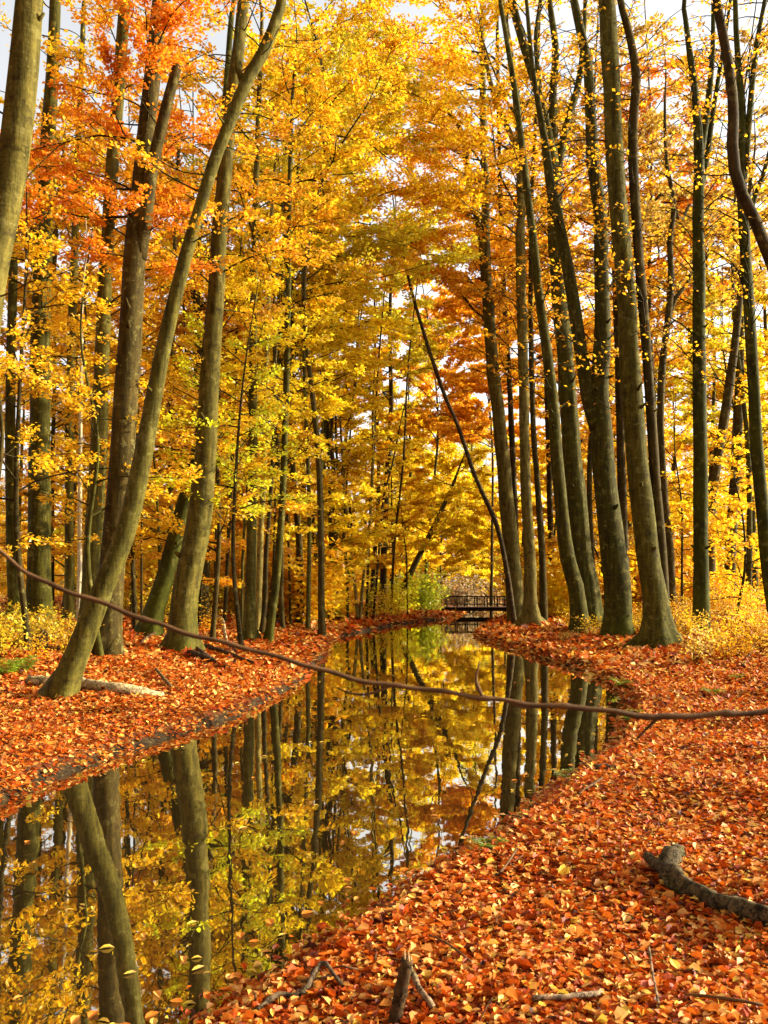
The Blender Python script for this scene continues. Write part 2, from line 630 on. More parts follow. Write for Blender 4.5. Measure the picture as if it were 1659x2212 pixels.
def make_deadwood():
    m, n, l = mat_new('dead_wood')
    tc = N(n, 'ShaderNodeTexCoord')
    oi = N(n, 'ShaderNodeObjectInfo')
    a = N(n, 'ShaderNodeTexNoise')
    a.inputs['Scale'].default_value = 22
    a.inputs['Detail'].default_value = 8
    a.inputs['Roughness'].default_value = 0.7
    l.new(tc.outputs['Object'], a.inputs['Vector'])
    v = N(n, 'ShaderNodeTexVoronoi')
    v.feature = 'DISTANCE_TO_EDGE'
    v.inputs['Scale'].default_value = 11
    wv = mixc(n, l, 0.12, tc.outputs['Object'], a.outputs['Color'])
    l.new(wv, v.inputs['Vector'])
    cr_ = ramp(n, [(0.0, (0.12, 0.1, 0.08)), (0.035, (0.9, 0.9, 0.9)), (0.2, (1, 1, 1))])
    l.new(v.outputs['Distance'], cr_.inputs[0])
    t = ramp(n, [(0.3, (0.4, 0.36, 0.3)), (0.5, (1, 1, 1)), (0.68, (2.2, 2.1, 1.8))])
    l.new(a.outputs[0], t.inputs[0])
    c = mixc(n, l, 1.0, oi.outputs['Color'], t.outputs[0], 'MULTIPLY')
    c = mixc(n, l, 1.0, c, cr_.outputs[0], 'MULTIPLY')
    ms = N(n, 'ShaderNodeTexNoise')
    ms.inputs['Scale'].default_value = 5
    l.new(tc.outputs['Object'], ms.inputs['Vector'])
    mr = ramp(n, [(0.55, (0, 0, 0)), (0.66, (1, 1, 1))])
    l.new(ms.outputs[0], mr.inputs[0])
    c = mixc(n, l, math_n(n, l, 'MULTIPLY', mr.outputs[0], 0.6), c, (0.045, 0.05, 0.008))
    bs = N(n, 'ShaderNodeBsdfPrincipled')
    bs.inputs['Roughness'].default_value = 0.85
    bs.inputs['Specular IOR Level'].default_value = 0.08
    l.new(c, bs.inputs['Base Color'])
    h = math_n(n, l, 'ADD', a.outputs[0], math_n(n, l, 'MULTIPLY', cr_.outputs[0], 0.8))
    bp = N(n, 'ShaderNodeBump')
    bp.inputs['Strength'].default_value = 1.0
    bp.inputs['Distance'].default_value = 0.014
    l.new(h, bp.inputs['Height'])
    l.new(bp.outputs[0], bs.inputs['Normal'])
    o = N(n, 'ShaderNodeOutputMaterial')
    l.new(bs.outputs[0], o.inputs[0])
    return m


DEADWOOD = make_deadwood()
BARK, LEAF, LITTER, SOIL, WATER = make_bark(), make_leaf(), make_litter(), make_soil(), make_water()
RAILWOOD = make_wood('dark_painted_timber', (0.012, 0.010, 0.008), (0.035, 0.028, 0.02))
DECKWOOD = make_wood('weathered_deck_timber', (0.10, 0.06, 0.045), (0.24, 0.15, 0.11))
CUTWOOD = make_wood('broken_wood', (0.20, 0.12, 0.05), (0.42, 0.28, 0.13))
TWIGBARK = make_wood('twig_bark', (0.035, 0.016, 0.006), (0.13, 0.066, 0.024))

# leaf colours of whole trees (linear)
GOLD = (0.84, 0.53, 0.015, 1)
YEL = (0.88, 0.67, 0.020, 1)
LEMON = (0.68, 0.66, 0.020, 1)
OLIVE = (0.70, 0.58, 0.028, 1)
ORG = (0.82, 0.43, 0.015, 1)
RED = (0.78, 0.275, 0.012, 1)
TAN = (0.62, 0.41, 0.06, 1)
GREEN = (0.42, 0.46, 0.022, 1)
# bark tones (last value: how mossy)
B_PALE = (0.26, 0.21, 0.055, 0.0)
B_MID = (0.092, 0.078, 0.013, 0.10)
B_OLIVE = (0.062, 0.056, 0.0075, 0.22)
B_MOSS = (0.040, 0.041, 0.005, 0.42)
B_DARK = (0.044, 0.032, 0.008, 0.03)
B_BROWN = (0.064, 0.046, 0.011, 0.03)

# ------------------------------------------------------------------ ground and water
def spaced(segs):
    out = []
    for a, b, st in segs:
        out.append(np.arange(a, b, st))
    return np.unique(np.concatenate(out + [[segs[-1][1]]]))


gx = spaced([(-400, -60, 40), (-60, -22, 4), (-22, -9, 0.8), (-9, 9, 0.16), (9, 20, 0.6), (20, 60, 4), (60, 400, 40)])
gy = spaced([(-60, -4, 6), (-4, 2.4, 0.5), (2.4, 14, 0.14), (14, 34, 0.26), (34, 76, 0.55), (76, 150, 4), (150, 600, 45)])
GX, GY = np.meshgrid(gx, gy, indexing='xy')
GZ = ground_z(GX.ravel(), GY.ravel())
nx, ny = len(gx), len(gy)
ii, jj = np.meshgrid(np.arange(ny - 1), np.arange(nx - 1), indexing='ij')
a = (ii * nx + jj).ravel()
ground = link('ground', new_mesh('ground', np.stack([GX.ravel(), GY.ravel(), GZ], 1), [np.stack([a, a + 1, a + nx + 1, a + nx], 1)]), SOIL)
tag(ground, 'leaf strewn forest floor on both banks of the stream', None, None, 'structure')
wm = new_mesh('water', [(-60, -30, 0), (70, -30, 0), (70, 170, 0), (-60, 170, 0)], [np.array([[0, 1, 2, 3]])], False)
water = link('water', wm, WATER)
tag(water, 'still dark stream mirroring the yellow woods', None, None, 'structure')


# ------------------------------------------------------------------ tree building
def limb_system(rng, wood, LP, LH, spine, rads, spec, bark_min=0.008, dens=1.15):
    """limbs growing off a spine; wood: Acc for the branches; LP/LH lists of leaf positions and headings"""
    tw3 = []
    z = spine[:, 2]
    z0, z1, n = spec['z0'], spec['z1'], spec['n']
    for k in range(n):
        h = z0 + (z1 - z0) * ((k + rng.uniform(0, 1)) / n)
        p = np.array([np.interp(h, z, spine[:, 0]), np.interp(h, z, spine[:, 1]), h])
        r = float(np.interp(h, z, rads))
        fr = (h - z0) / max(z1 - z0, 0.1)
        Ln = spec['len'] * rng.uniform(0.55, 1.15) * (1 - spec.get('cone', 0.35) * fr)
        az = rng.uniform(0, 2 * math.pi) if 'az' not in spec else rng.normal(spec['az'], spec.get('azs', 0.7))
        el = math.radians(rng.normal(spec.get('el', 22), 12))
        m = 7
        pts = [p]
        d = np.array([math.cos(az) * math.cos(el), math.sin(az) * math.cos(el), math.sin(el)])
        for q in range(m - 1):
            d = d + rng.normal(0, 0.13, 3) + np.array([0, 0, -0.06 * spec.get('droop', 1.0) * d[2] * q + spec.get('lift', 0.0)])
            d /= np.linalg.norm(d)
            pts.append(pts[-1] + d * Ln / (m - 1))
        pts = np.array(pts)
        r0 = min(max(Ln * spec.get('thick', 0.010), bark_min * 1.5), r * 0.6 + 0.004)
        wood.tube(pts, np.linspace(r0, bark_min * .7, m), 5 if r0 > .02 else 4, caps=False)
        ns = max(2, int(Ln * spec.get('subs', 2.4)))
        for q in range(ns):
            t = rng.uniform(0.18, 1.0)
            i = min(int(t * (m - 1)), m - 2)
            w = t * (m - 1) - i
            sp = pts[i] * (1 - w) + pts[i + 1] * w
            sd = pts[i + 1] - pts[i]
            sd /= np.linalg.norm(sd)
            sgn = 1 if q % 2 else -1
            ang = sgn * rng.uniform(0.5, 1.15)
            ca, sa = math.cos(ang), math.sin(ang)
            nd = np.array([sd[0] * ca - sd[1] * sa, sd[0] * sa + sd[1] * ca, sd[2] * 0.5 + rng.normal(0.02, 0.16)])
            nd /= np.linalg.norm(nd)
            sl = Ln * rng.uniform(0.22, 0.5) * (1.1 - 0.5 * t)
            e1 = sp + nd * sl * .5 + rng.normal(0, 0.05, 3) * sl
            nd2 = nd + np.array([0, 0, rng.normal(-0.05, 0.15)])
            e2 = e1 + nd2 * sl * .5
            tw3.append((sp, e1, e2))
            nlf = rng.poisson(max(0.0, sl * spec['lpm'] * dens))
            if nlf:
                u = rng.uniform(0.1, 1.08, nlf)
                lp = np.where(u[:, None] < .5, sp + (e1 - sp) * (u[:, None] * 2), e1 + (e2 - e1) * (u[:, None] * 2 - 1))
                lat = np.array([-nd[1], nd[0], 0])
                lp = lp + lat * (rng.normal(0, 0.16, nlf) * (0.4 + sl * 0.35))[:, None] + np.stack([rng.normal(0, .05, nlf), rng.normal(0, .05, nlf), rng.normal(-0.01, spec.get('vz', 0.055), nlf)], 1)
                LP.append(lp)
                LH.append(np.tile(nd, (nlf, 1)))
    if tw3:                                                 # fine twigs, all at once
        A = np.array(tw3)
        dv = A[:, 2] - A[:, 0]
        dv /= np.linalg.norm(dv, axis=1)[:, None] + 1e-9
        u = np.cross(dv, [0.1, 0.2, 1.0])
        u /= np.linalg.norm(u, axis=1)[:, None] + 1e-9
        v = np.cross(dv, u)
        rings = []
        far = bark_min > 0.0115
        for q, rr in ((0, bark_min * .9), (2, bark_min * .5)) if far else ((0, bark_min * .9), (1, bark_min * .7), (2, bark_min * .4)):
            for th in (0, 2.094, 4.189):
                rings.append(A[:, q] + (u * math.cos(th) + v * math.sin(th)) * rr)
        V = np.stack(rings, 1).reshape(-1, 3)
        f = np.array([[0, 1, 4, 3], [1, 2, 5, 4], [2, 0, 3, 5], [3, 4, 7, 6], [4, 5, 8, 7], [5, 3, 6, 8]])
        f = f[:3] if far else f
        wood.add(V, (np.arange(len(A))[:, None, None] * (6 if far else 9) + f[None]).reshape(-1, 4))


def trunk_tube(acc, P, R, sides, rng, flare=0.55, lumps=0.05, flutes=0.0):
    z = P[:, 2] - P[0, 2] - 0.3
    k = rng.integers(4, 7)
    ph = rng.uniform(0, 6.28, 6)
    arc = np.cumsum(np.r_[0, np.linalg.norm(np.diff(P, axis=0), axis=1)])

    def shape(th):
        h = np.clip(z, 0, None)[:, None]
        lob = np.clip(np.cos(k * th[None, :] + ph[0]) * .65 + np.cos((k - 2) * th[None, :] + ph[1]) * .5, -0.45, 1)
        fl = flare * (np.exp(-h / (R[0] * 1.0 + 0.05)) * (0.45 + 0.35 * lob) + np.exp(-h / (R[0] * .45 + .04)) * .9 * np.clip(lob, 0, 1))
        lm = lumps * (np.sin(2 * th[None, :] + ph[2] + arc[:, None] * 0.5) * .6 + np.sin(3 * th[None, :] + ph[3] - arc[:, None] * 0.8) * .4 + np.sin(arc[:, None] * 1.7 + ph[4]) * .4)
        ro = 0.022 * np.sin(5 * th[None, :] + ph[1] + 2.3 * np.sin(arc[:, None] * 1.1)) + 0.03 * np.exp(-((arc[:, None] - 3 - ph[2]) / .25) ** 2) * (np.cos(th[None, :] - ph[3]) > .3)
        fu = ro + flutes * np.cos(9 * th[None, :] + ph[5] + 0.2 * np.sin(arc[:, None])) * np.exp(-h / 7.0)
        return 1 + fl + lm + fu
    acc.tube(P, R, sides, shape)


def resample(P, step):
    P = catmull(P, 10)
    arc = np.r_[0, np.cumsum(np.linalg.norm(np.diff(P[:, :3], axis=0), axis=1))]
    n = max(4, int(arc[-1] / step))
    s = np.linspace(0, arc[-1], n)
    return np.stack([np.interp(s, arc, P[:, c]) for c in range(P.shape[1])], 1)


N_LEAVES = [0]


def leaf_size(depth):
    return 0.034 + 0.0036 * depth


def build_tree(name, label, px_pts, depth=None, bark=B_MID, crown=None, leaf=GOLD, height=24.0, limbs=(), sides=14, flutes=0.0, flare=0.55,
               group=None, seed=0, lsz=None):
    rng = np.random.default_rng(1000 + seed)
    b = px_pts[0]
    if depth is None:
        base = ground_hit(b[0], b[1])
        depth = base[1]
    else:
        base = at_depth(b[0], b[1], depth)
    base[2] = gz(base[0], base[1])
    W = np.array([[*at_depth(x, y, depth), w * 0.44 / F * depth] for x, y, w in px_pts])
    keep = [i for i in range(len(W)) if i > 0 and W[i, 2] > base[2] + 0.25]
    W = np.vstack([[base[0], base[1], base[2], W[0, 3]], W[keep]])
    # grow on above the frame
    if px_pts[-1][1] <= 60 and W[-1, 2] < base[2] + height:
        d = W[-1, :3] - W[-2, :3]
        d /= np.linalg.norm(d)
        d = d * .6 + np.array([0, 0, .4])
        d /= np.linalg.norm(d)
        ext = base[2] + height - W[-1, 2]
        p, r = W[-1, :3].copy(), W[-1, 3]
        for t in (0.35, 0.7, 1.0):
            q = p + d * ext * t + np.append(rng.normal(0, .25, 2), 0) * t
            W = np.vstack([W, [*q, max(r * (1 - 0.85 * t), 0.02)]])
    elif W[-1, 3] > 0.03:
        d = W[-1, :3] - W[-2, :3]
        d /= np.linalg.norm(d)
        W = np.vstack([W, np.r_[W[-1, :3] + d * 1.6 + [0.1, 0, .2], W[-1, 3] * .45], np.r_[W[-1, :3] + d * 3.4 + [-0.1, 0, .5], 0.008]])
    S = resample(W, 0.45)
    S = np.vstack([[S[0, 0], S[0, 1], S[0, 2] - 0.3, S[0, 3] * 1.03], S])
    S[:, :3] -= base
    wig = S[:, 3] * 0.03
    S[2:, 0] += wig[2:] * np.sin(np.arange(len(S) - 2) * 0.9 + seed)
    t = root(name, base, label, 'tree', group)
    ac = Acc()
    trunk_tube(ac, S[:, :3], S[:, 3], sides, rng, flare=flare, flutes=flutes)
    link('trunk', ac.mesh('trunk'), BARK, t, bark)
    if depth < 36 and sides >= 12:
        for q in range(int(rng.integers(3, 6))):
            i = int(rng.integers(6, max(7, min(len(S) - 2, 26))))
            az = rng.uniform(0, 6.28)
            d = np.array([math.cos(az), -abs(math.sin(az)), rng.uniform(.1, .7)])
            r0 = S[i, 3]
            a2 = Acc()
            ln = rng.uniform(.06, .22)
            p0 = S[i, :3] + d * r0 * .7
            a2.tube(np.array([p0, p0 + d * (r0 * .3 + ln * .5), p0 + d * (r0 * .3 + ln) + [0, 0, .02]]), [r0 * .26, r0 * .14, r0 * .09], 7)
            link('branch_stub', a2.mesh('branch_stub'), BARK, t, bark)
    limb_spines = []
    for lp in limbs:
        Q = np.array([[*(at_depth(x, y, depth) - base), w / 2 / F * depth] for x, y, w in lp])
        n = len(Q)
        Q[:, 1] += np.linspace(0, rng.uniform(-1, 1) * 0.8, n)
        if lp[-1][1] <= 20:
            d = Q[-1, :3] - Q[-2, :3]
            d /= np.linalg.norm(d)
            Q = np.vstack([Q, np.r_[Q[-1, :3] + d * 2.5 + [0, 0, .5], Q[-1, 3] * .35]])
        Q = resample(Q, 0.3)
        ac = Acc()
        ac.tube(Q[:, :3], Q[:, 3], 9, caps=True)
        link('limb', ac.mesh('limb'), BARK, t, bark)
        limb_spines.append(Q)
    if crown:
        wood = Acc()
        layers = {}
        for sp in crown:
            LP, LH = layers.setdefault(sp.get('color', leaf), ([], []))
            limb_system(rng, wood, LP, LH, S[1:, :3], S[1:, 3], sp, bark_min=0.004 + 0.00028 * depth, dens=2.1 if depth < 23 else 1.3)
        for Q in limb_spines:
            LP, LH = layers.setdefault(leaf, ([], []))
            zz = Q[np.argsort(Q[:, 2])]
            lo, hi = zz[len(zz) // 3, 2], zz[-1, 2]
            if hi - lo > 0.8:
                limb_system(rng, wood, LP, LH, zz[:, :3], zz[:, 3], cr(lo, hi, int(3 + (hi - lo) * 1.6), 2.0, 9, el=42, thick=.014), bark_min=0.004 + 0.00028 * depth)
        tws = link('twigs', wood.mesh('twigs'), BARK, t, tuple(np.array(bark[:3]) * 0.55) + (0.0,))
        tws['kind'] = 'stuff'
        for leaf, (LP, LH) in layers.items():
            if not LP:
                continue
            LP, LH = np.vstack(LP), np.vstack(LH)
            wx, wy, wz = (LP + base).T
            kp = (np.abs(wx / wy * F) < 1180) & (YH - (wz - CAMH) / wy * F > -420)      # crowns end a little outside the view
            LP, LH = LP[kp], LH[kp]
            if not len(LP):
                continue
            L = rng.uniform(0.75, 1.25, len(LP)) * (lsz or leaf_size(depth))
            V, Q = leaf_arrays(rng, LP, LH, L, 0.5)
            N_LEAVES[0] += len(Q)
            link('crown', new_mesh('crown', V, [Q], False, np.clip(rng.beta(2.2, 2.2, len(Q)), 0, 1)), LEAF, t, leaf)
    return t


def cr(z0, z1, n, ln, lpm, **k):
    d = dict(z0=z0, z1=z1, n=n, len=ln, lpm=lpm)
    d.update(k)
    return d


# ---- the trees one can pick out, left bank
build_tree('beech_tree', 'smooth pale beech trunk leaning in at the upper left corner', [(-170, 1580, 95), (-110, 1200, 88), (-75, 1000, 84), (-28, 640, 80), (20, 400, 76), (45, 200, 72), (64, 0, 68)],
           9.8, (0.11, 0.09, 0.018, 0.05), [cr(5, 12, 7, 1.6, 26)], ORG, 20, seed=1)
build_tree('beech_tree', 'slim olive trunk at the far left edge behind the bushes', [(30, 1345, 28), (24, 1100, 25), (22, 850, 24), (28, 600, 22), (36, 300, 20), (44, 0, 18)], 27, B_OLIVE,
           [cr(3, 19, 16, 2.6, 30)], GOLD, 23, seed=2)
build_tree('beech_tree', 'thick straight beech behind the yellow bushes at the left', [(85, 1350, 62), (84, 1200, 56), (86, 1000, 53), (88, 700, 47), (97, 450, 42), (113, 150, 32), (119, 0, 28)], 24, B_OLIVE,
           [cr(6, 18, 20, 3.0, 34)], GOLD, 23, seed=3)
build_tree('beech_tree', 'grey trunk standing beside the thin white stem on the left bank', [(151, 1345, 26), (150, 1150, 23), (150, 930, 22), (156, 700, 20), (166, 400, 17), (180, 40, 12)], 30, B_MID,
           [cr(5, 20, 16, 2.8, 32)], ORG, 23, seed=4)
build_tree('beech_tree', 'thin sunlit whitish stem between two darker trunks on the left bank', [(171, 1350, 12), (172, 1200, 11), (173, 1030, 10), (175, 830, 9), (178, 640, 7)], 26, (0.62, 0.54, 0.36, 0),
           [cr(5, 10, 7, 1.6, 34)], GOLD, 12, seed=5, flare=.2)
build_tree('beech_tree', 'tall olive trunk lit on its right behind the leaning trunk', [(184, 1388, 52), (195, 1300, 46), (203, 1150, 43), (215, 930, 40), (220, 778, 38), (228, 600, 34), (240, 400, 32), (255, 200, 30), (270, 0, 28)], None, B_MID,
           [cr(4, 8, 6, 1.8, 30, az=-0.6), cr(8, 18, 30, 3.0, 46, color=ORG)], GOLD, 23, seed=6)
build_tree('beech_tree', 'thick dark beech with a broken second stem behind the leaning trunk', [(226, 1412, 74), (243, 1230, 62), (262, 1000, 60), (276, 800, 57), (288, 600, 54), (299, 470, 52), (320, 250, 44), (340, 50, 40), (345, 0, 38)], None, B_BROWN,
           [cr(8.8, 17, 34, 3.3, 52)], RED, 22, limbs=[[(300, 560, 34), (316, 475, 33), (330, 400, 29), (350, 320, 26), (372, 245, 24), (396, 172, 22)]], seed=7)
build_tree('beech_tree', 'smooth slender trunk leaning far right over the left bank', [(124, 1512, 66), (170, 1402, 57), (220, 1278, 52), (270, 1152, 48), (300, 1028, 45), (325, 902, 42), (348, 778, 38), (367, 690, 36), (402, 550, 33), (432, 450, 32), (462, 350, 32), (502, 250, 33), (532, 175, 33), (575, 100, 31), (610, 0, 27)], None,
           B_MID, [cr(7.2, 12, 8, 1.9, 32)], ORG, 13.5, limbs=[[(528, 185, 18), (513, 150, 12), (512, 90, 9), (522, 30, 7), (524, 0, 6)]], seed=8, flare=0.5)
build_tree('beech_tree', 'massive beech with a sunlit right side near the stream on the left bank', [(392, 1408, 66), (398, 1300, 66), (418, 1190, 63), (430, 1128, 61), (444, 1000, 52), (449, 870, 49), (455, 778, 47), (466, 640, 43), (475, 500, 40), (487, 350, 38), (500, 225, 35), (518, 80, 31), (526, 0, 29)], None,
           (0.098, 0.080, 0.014, 0.20), [cr(3.5, 8, 9, 2.0, 30), cr(9, 17, 24, 3.2, 44, color=ORG)], GOLD, 22, seed=9, sides=20, flare=.55)
build_tree('beech_tree', 'green mossy trunk leaning against the massive beech on the left bank', [(320, 1374, 54), (336, 1310, 48), (355, 1252, 44), (390, 1120, 40), (418, 1020, 36), (438, 900, 28), (452, 760, 26), (464, 600, 22), (476, 400, 19), (488, 200, 16), (500, 40, 13)], None, B_MOSS,
           [cr(4, 9, 8, 2.0, 32), cr(10, 18, 9, 2.4, 34)], YEL, 19, seed=10)
build_tree('young_tree', 'thin dark upright stem just right of the massive beech', [(485, 1349, 11), (492, 1200, 10), (500, 1028, 9), (509, 800, 8), (514, 600, 6)], None, B_DARK,
           [cr(4, 9, 8, 1.5, 40)], LEMON, 10, seed=11, sides=8, flare=.2)
build_tree('young_tree', 'short thin dark stem half hidden behind the massive beech', [(431, 1344, 9), (435, 1230, 8), (440, 1000, 7), (446, 800, 5)], 33, B_DARK, [cr(3, 11, 9, 2.0, 34)], GOLD, 14, seed=12, sides=7, flare=.2)
build_tree('young_tree', 'very thin dark stem left of the mossy leaning trunk', [(306, 1335, 6), (306, 1200, 6), (307, 1080, 5), (310, 900, 4)], 30, B_DARK, [cr(2, 8, 9, 1.8, 36)], ORG, 10, seed=13, sides=6, flare=.2)
build_tree('beech_tree', 'brown trunk seen in the gap left of the massive beech', [(368, 1330, 18), (367, 1200, 16), (369, 1000, 15), (371, 828, 13), (376, 600, 11), (384, 350, 9)], 36, B_BROWN, [cr(3, 18, 22, 2.8, 34)], ORG, 22, seed=14, sides=8)
build_tree('beech_tree', 'grey straight trunk with flared foot, first of the mid row beyond the massive beech', [(538, 1362, 34), (541, 1280, 27), (543, 1178, 25), (547, 928, 22), (546, 800, 21), (549, 600, 18), (553, 400, 15), (560, 200, 12), (566, 30, 9)], 29, B_MID,
           [cr(4.5, 8, 12, 2.6, 46, color=LEMON), cr(7, 13, 22, 3.0, 44), cr(12, 21, 24, 3.8, 40, color=ORG)], YEL, 23, seed=15, flare=.8)
build_tree('beech_tree', 'pale stem standing close against the flared grey trunk', [(557, 1335, 17), (562, 1180, 15), (570, 1028, 14), (574, 850, 12), (582, 600, 10), (590, 400, 8)], 34, B_PALE, [cr(5, 17, 14, 2.4, 34)], GOLD, 20, seed=16, sides=10)
build_tree('young_tree', 'dark slender stem bending right in the mid row', [(565, 1374, 14), (573, 1290, 12), (575, 1200, 11), (586, 1050, 10), (592, 900, 8), (596, 760, 6)], None, B_DARK, [cr(3, 9, 9, 1.5, 36)], YEL, 10, seed=17, sides=8, flare=.25)
build_tree('beech_tree', 'olive curved trunk in the middle of the mid row', [(579, 1364, 22), (592, 1290, 20), (602, 1200, 19), (611, 1052, 17), (619, 820, 16), (622, 650, 15), (625, 480, 13), (626, 380, 11), (632, 200, 9)], 29, B_OLIVE, [cr(5, 12, 20, 3.0, 46), cr(11, 20, 24, 3.4, 46, color=GOLD)], YEL, 21, seed=18, sides=10)
build_tree('young_tree', 'thin brown stem right of the olive curved trunk', [(611, 1364, 13), (607, 1290, 11), (609, 1200, 10), (603, 1050, 9), (598, 900, 8), (590, 700, 6)], None, B_BROWN, [cr(3, 12, 10, 1.8, 36)], GOLD, 14, seed=19, sides=8, flare=.25)
build_tree('beech_tree', 'brown leaning trunk at the inner bend of the left bank', [(648, 1353, 21), (649, 1280, 18), (645, 1150, 17), (633, 1028, 15), (629, 820, 13), (632, 600, 11), (640, 400, 9)], None, B_BROWN, [cr(4, 12, 18, 3.0, 42), cr(11, 17, 20, 4.0, 46, color=YEL, az=0.1, azs=1.0), cr(15, 28, 16, 7.4, 36, color=GOLD, az=0.1, azs=.8, cone=.1)], GOLD, 29, seed=20, sides=10)
build_tree('young_tree', 'straight thin stem next to the brown leaning trunk', [(665, 1340, 12), (668, 1200, 11), (668, 1080, 10), (660, 880, 9), (655, 700, 7), (652, 520, 5)], 38, B_MID, [cr(4, 15, 26, 3.4, 44), cr(14, 28, 15, 7.4, 40, color=OLIVE, az=0.2, azs=.8, cone=.1)], YEL, 29, seed=21, sides=8, flare=.25)
build_tree('young_tree', 'dark crooked stem leaning right over the bank', [(699, 1340, 11), (708, 1270, 10), (720, 1192, 9), (738, 1040, 8), (750, 930, 7), (768, 830, 6), (775, 720, 4)], None, B_DARK, [cr(4, 14, 12, 2.2, 30)], GOLD, 15, seed=22, sides=7, flare=.25)
build_tree('young_tree', 'pale thin stem leaning left, one of a pale pair', [(774, 1326, 9), (765, 1250, 8), (755, 1168, 8), (746, 1080, 7), (738, 960, 6), (730, 800, 4)], 46, B_PALE, [cr(4, 15, 12, 2.4, 30)], YEL, 18, seed=23, sides=7, flare=.2)
build_tree('young_tree', 'pale thin stem leaning right, one of a pale pair', [(777, 1326, 9), (786, 1240, 8), (796, 1170, 8), (805, 1000, 7), (806, 850, 5)], 46, B_PALE, [cr(4, 14, 12, 2.4, 30)], YEL, 17, seed=24, sides=7, flare=.2)
build_tree('beech_tree', 'dark upright trunk closest to the bend where the stream turns', [(823, 1324, 19), (828, 1240, 16), (831, 1130, 15), (838, 1000, 13), (845, 870, 11), (842, 700, 9), (850, 500, 7)], None, B_DARK, [cr(6, 14, 20, 3.6, 42), cr(13, 26, 20, 5.0, 44, color=OLIVE)], GOLD, 28, seed=25, sides=8)
build_tree('young_tree', 'thin dark stem beside the dark upright trunk at the bend', [(806, 1325, 7), (818, 1200, 7), (828, 1080, 6), (848, 1000, 5), (868, 900, 4)], 50, B_DARK, [cr(6, 14, 9, 2.2, 30)], YEL, 16, seed=26, sides=6, flare=.2)
build_tree('beech_tree', 'mossy trunk slanting right above the green bush', [(848, 1325, 16), (885, 1242, 15), (908, 1196, 14), (930, 1152, 13), (955, 1100, 11), (978, 1048, 8), (990, 1015, 5)], 62, (0.085, 0.072, 0.016, 0.2), [cr(4, 11, 20, 4.0, 46)], YEL, 13, seed=27, sides=8, flare=.2)
build_tree('young_tree', 'bare thin sapling on the tip of the far left bank', [(881, 1331, 5), (879, 1270, 4), (878, 1200, 4), (870, 1140, 3), (866, 1080, 2)], None, B_DARK, [cr(2.5, 6, 5, 1.0, 8)], YEL, 7, seed=28, sides=6, flare=.2)
# ---- right bank
build_tree('dead_tree', 'dark bare slanting stem rising left from behind the pale trio', [(1112, 1338, 14), (1094, 1228, 12), (1074, 1138, 12), (1044, 1068, 11), (1020, 1012, 11), (990, 922, 10), (960, 852, 10), (925, 750, 9), (895, 650, 8), (870, 550, 7), (855, 480, 5)], 43, (0.06, 0.042, 0.022, 0.1),
           [cr(6, 20, 8, 2.0, 2)], GOLD, 20, seed=30, sides=8, flare=.3)
build_tree('beech_tree', 'forked greyish beech, left one of the trio on the point', [(1116, 1348, 42), (1111, 1280, 41), (1108, 1228, 40), (1094, 1078, 37), (1075, 878, 32), (1064, 790, 31), (1054, 650, 29), (1046, 510, 29), (1050, 425, 20), (1045, 325, 18), (1043, 180, 16), (1040, 40, 13)], None, (0.115, 0.094, 0.022, .05),
           [cr(15, 31, 22, 6.5, 38, az=3.14, azs=.6, cone=.1, color=ORG), cr(11, 25, 30, 3.0, 6, el=40, thick=.013), cr(14, 24, 16, 3.0, 16)], ORG, 32, limbs=[[(1044, 520, 22), (1032, 468, 20), (1020, 430, 18), (1008, 360, 16), (1000, 300, 12), (980, 260, 9), (940, 220, 6), (890, 180, 4)]], seed=31)
build_tree('beech_tree', 'pale grey beech with a spread foot, middle one of the trio', [(1147, 1353, 44), (1145, 1290, 32), (1145, 1228, 29), (1135, 1028, 26), (1130, 778, 25), (1124, 550, 25), (1125, 450, 22), (1122, 300, 20), (1112, 180, 18), (1100, 100, 15), (1085, 0, 13)], None, (0.15, 0.122, 0.030, .02),
           [cr(17, 31, 13, 6.5, 34, az=3.2, azs=.7, cone=.1, color=GOLD), cr(11, 25, 30, 3.0, 6, el=40, thick=.013), cr(15, 25, 16, 3.0, 16)], ORG, 32, limbs=[[(1122, 330, 14), (1085, 250, 12), (1060, 180, 10), (1040, 90, 9), (1005, 0, 8)]], seed=32, flare=.9)
build_tree('beech_tree', 'slim brown trunk, right one of the trio', [(1175, 1345, 20), (1171, 1200, 17), (1160, 1028, 15), (1152, 928, 14), (1148, 778, 13), (1146, 600, 11), (1150, 400, 9), (1160, 200, 7), (1166, 30, 6)], 41, B_BROWN, [cr(10, 25, 24, 2.6, 5, el=40), cr(14, 25, 14, 2.8, 14)], ORG, 27, seed=33, sides=10)
build_tree('beech_tree', 'dark trunk peeping out between the first two of the trio', [(1122, 1330, 17), (1110, 1050, 15), (1104, 900, 14), (1098, 780, 13), (1090, 650, 12), (1083, 500, 11), (1078, 300, 10), (1074, 30, 8)], 50, B_DARK, [cr(14, 30, 24, 5.4, 38, color=ORG)], ORG, 33, seed=34, sides=9)
build_tree('beech_tree', 'dark trunk in the gap between the trio and the leaning olive beech', [(1192, 1335, 18), (1190, 1200, 16), (1186, 1000, 14), (1180, 800, 12)], 52, B_DARK, [cr(14, 28, 30, 4.6, 34, color=ORG)], GOLD, 30, seed=35, sides=8)
build_tree('beech_tree', 'olive beech leaning left with its foot against the fluted trunk', [(1256, 1332, 46), (1243, 1270, 40), (1226, 1203, 37), (1206, 1028, 31), (1195, 878, 27), (1184, 778, 25), (1166, 650, 23), (1150, 500, 21), (1137, 400, 19), (1126, 300, 17), (1110, 180, 15), (1090, 60, 12), (1080, 0, 11)], 33, B_OLIVE,
           [cr(8, 21, 30, 2.4, 5, el=38, thick=.013), cr(12, 22, 14, 2.6, 14)], ORG, 24, seed=36)
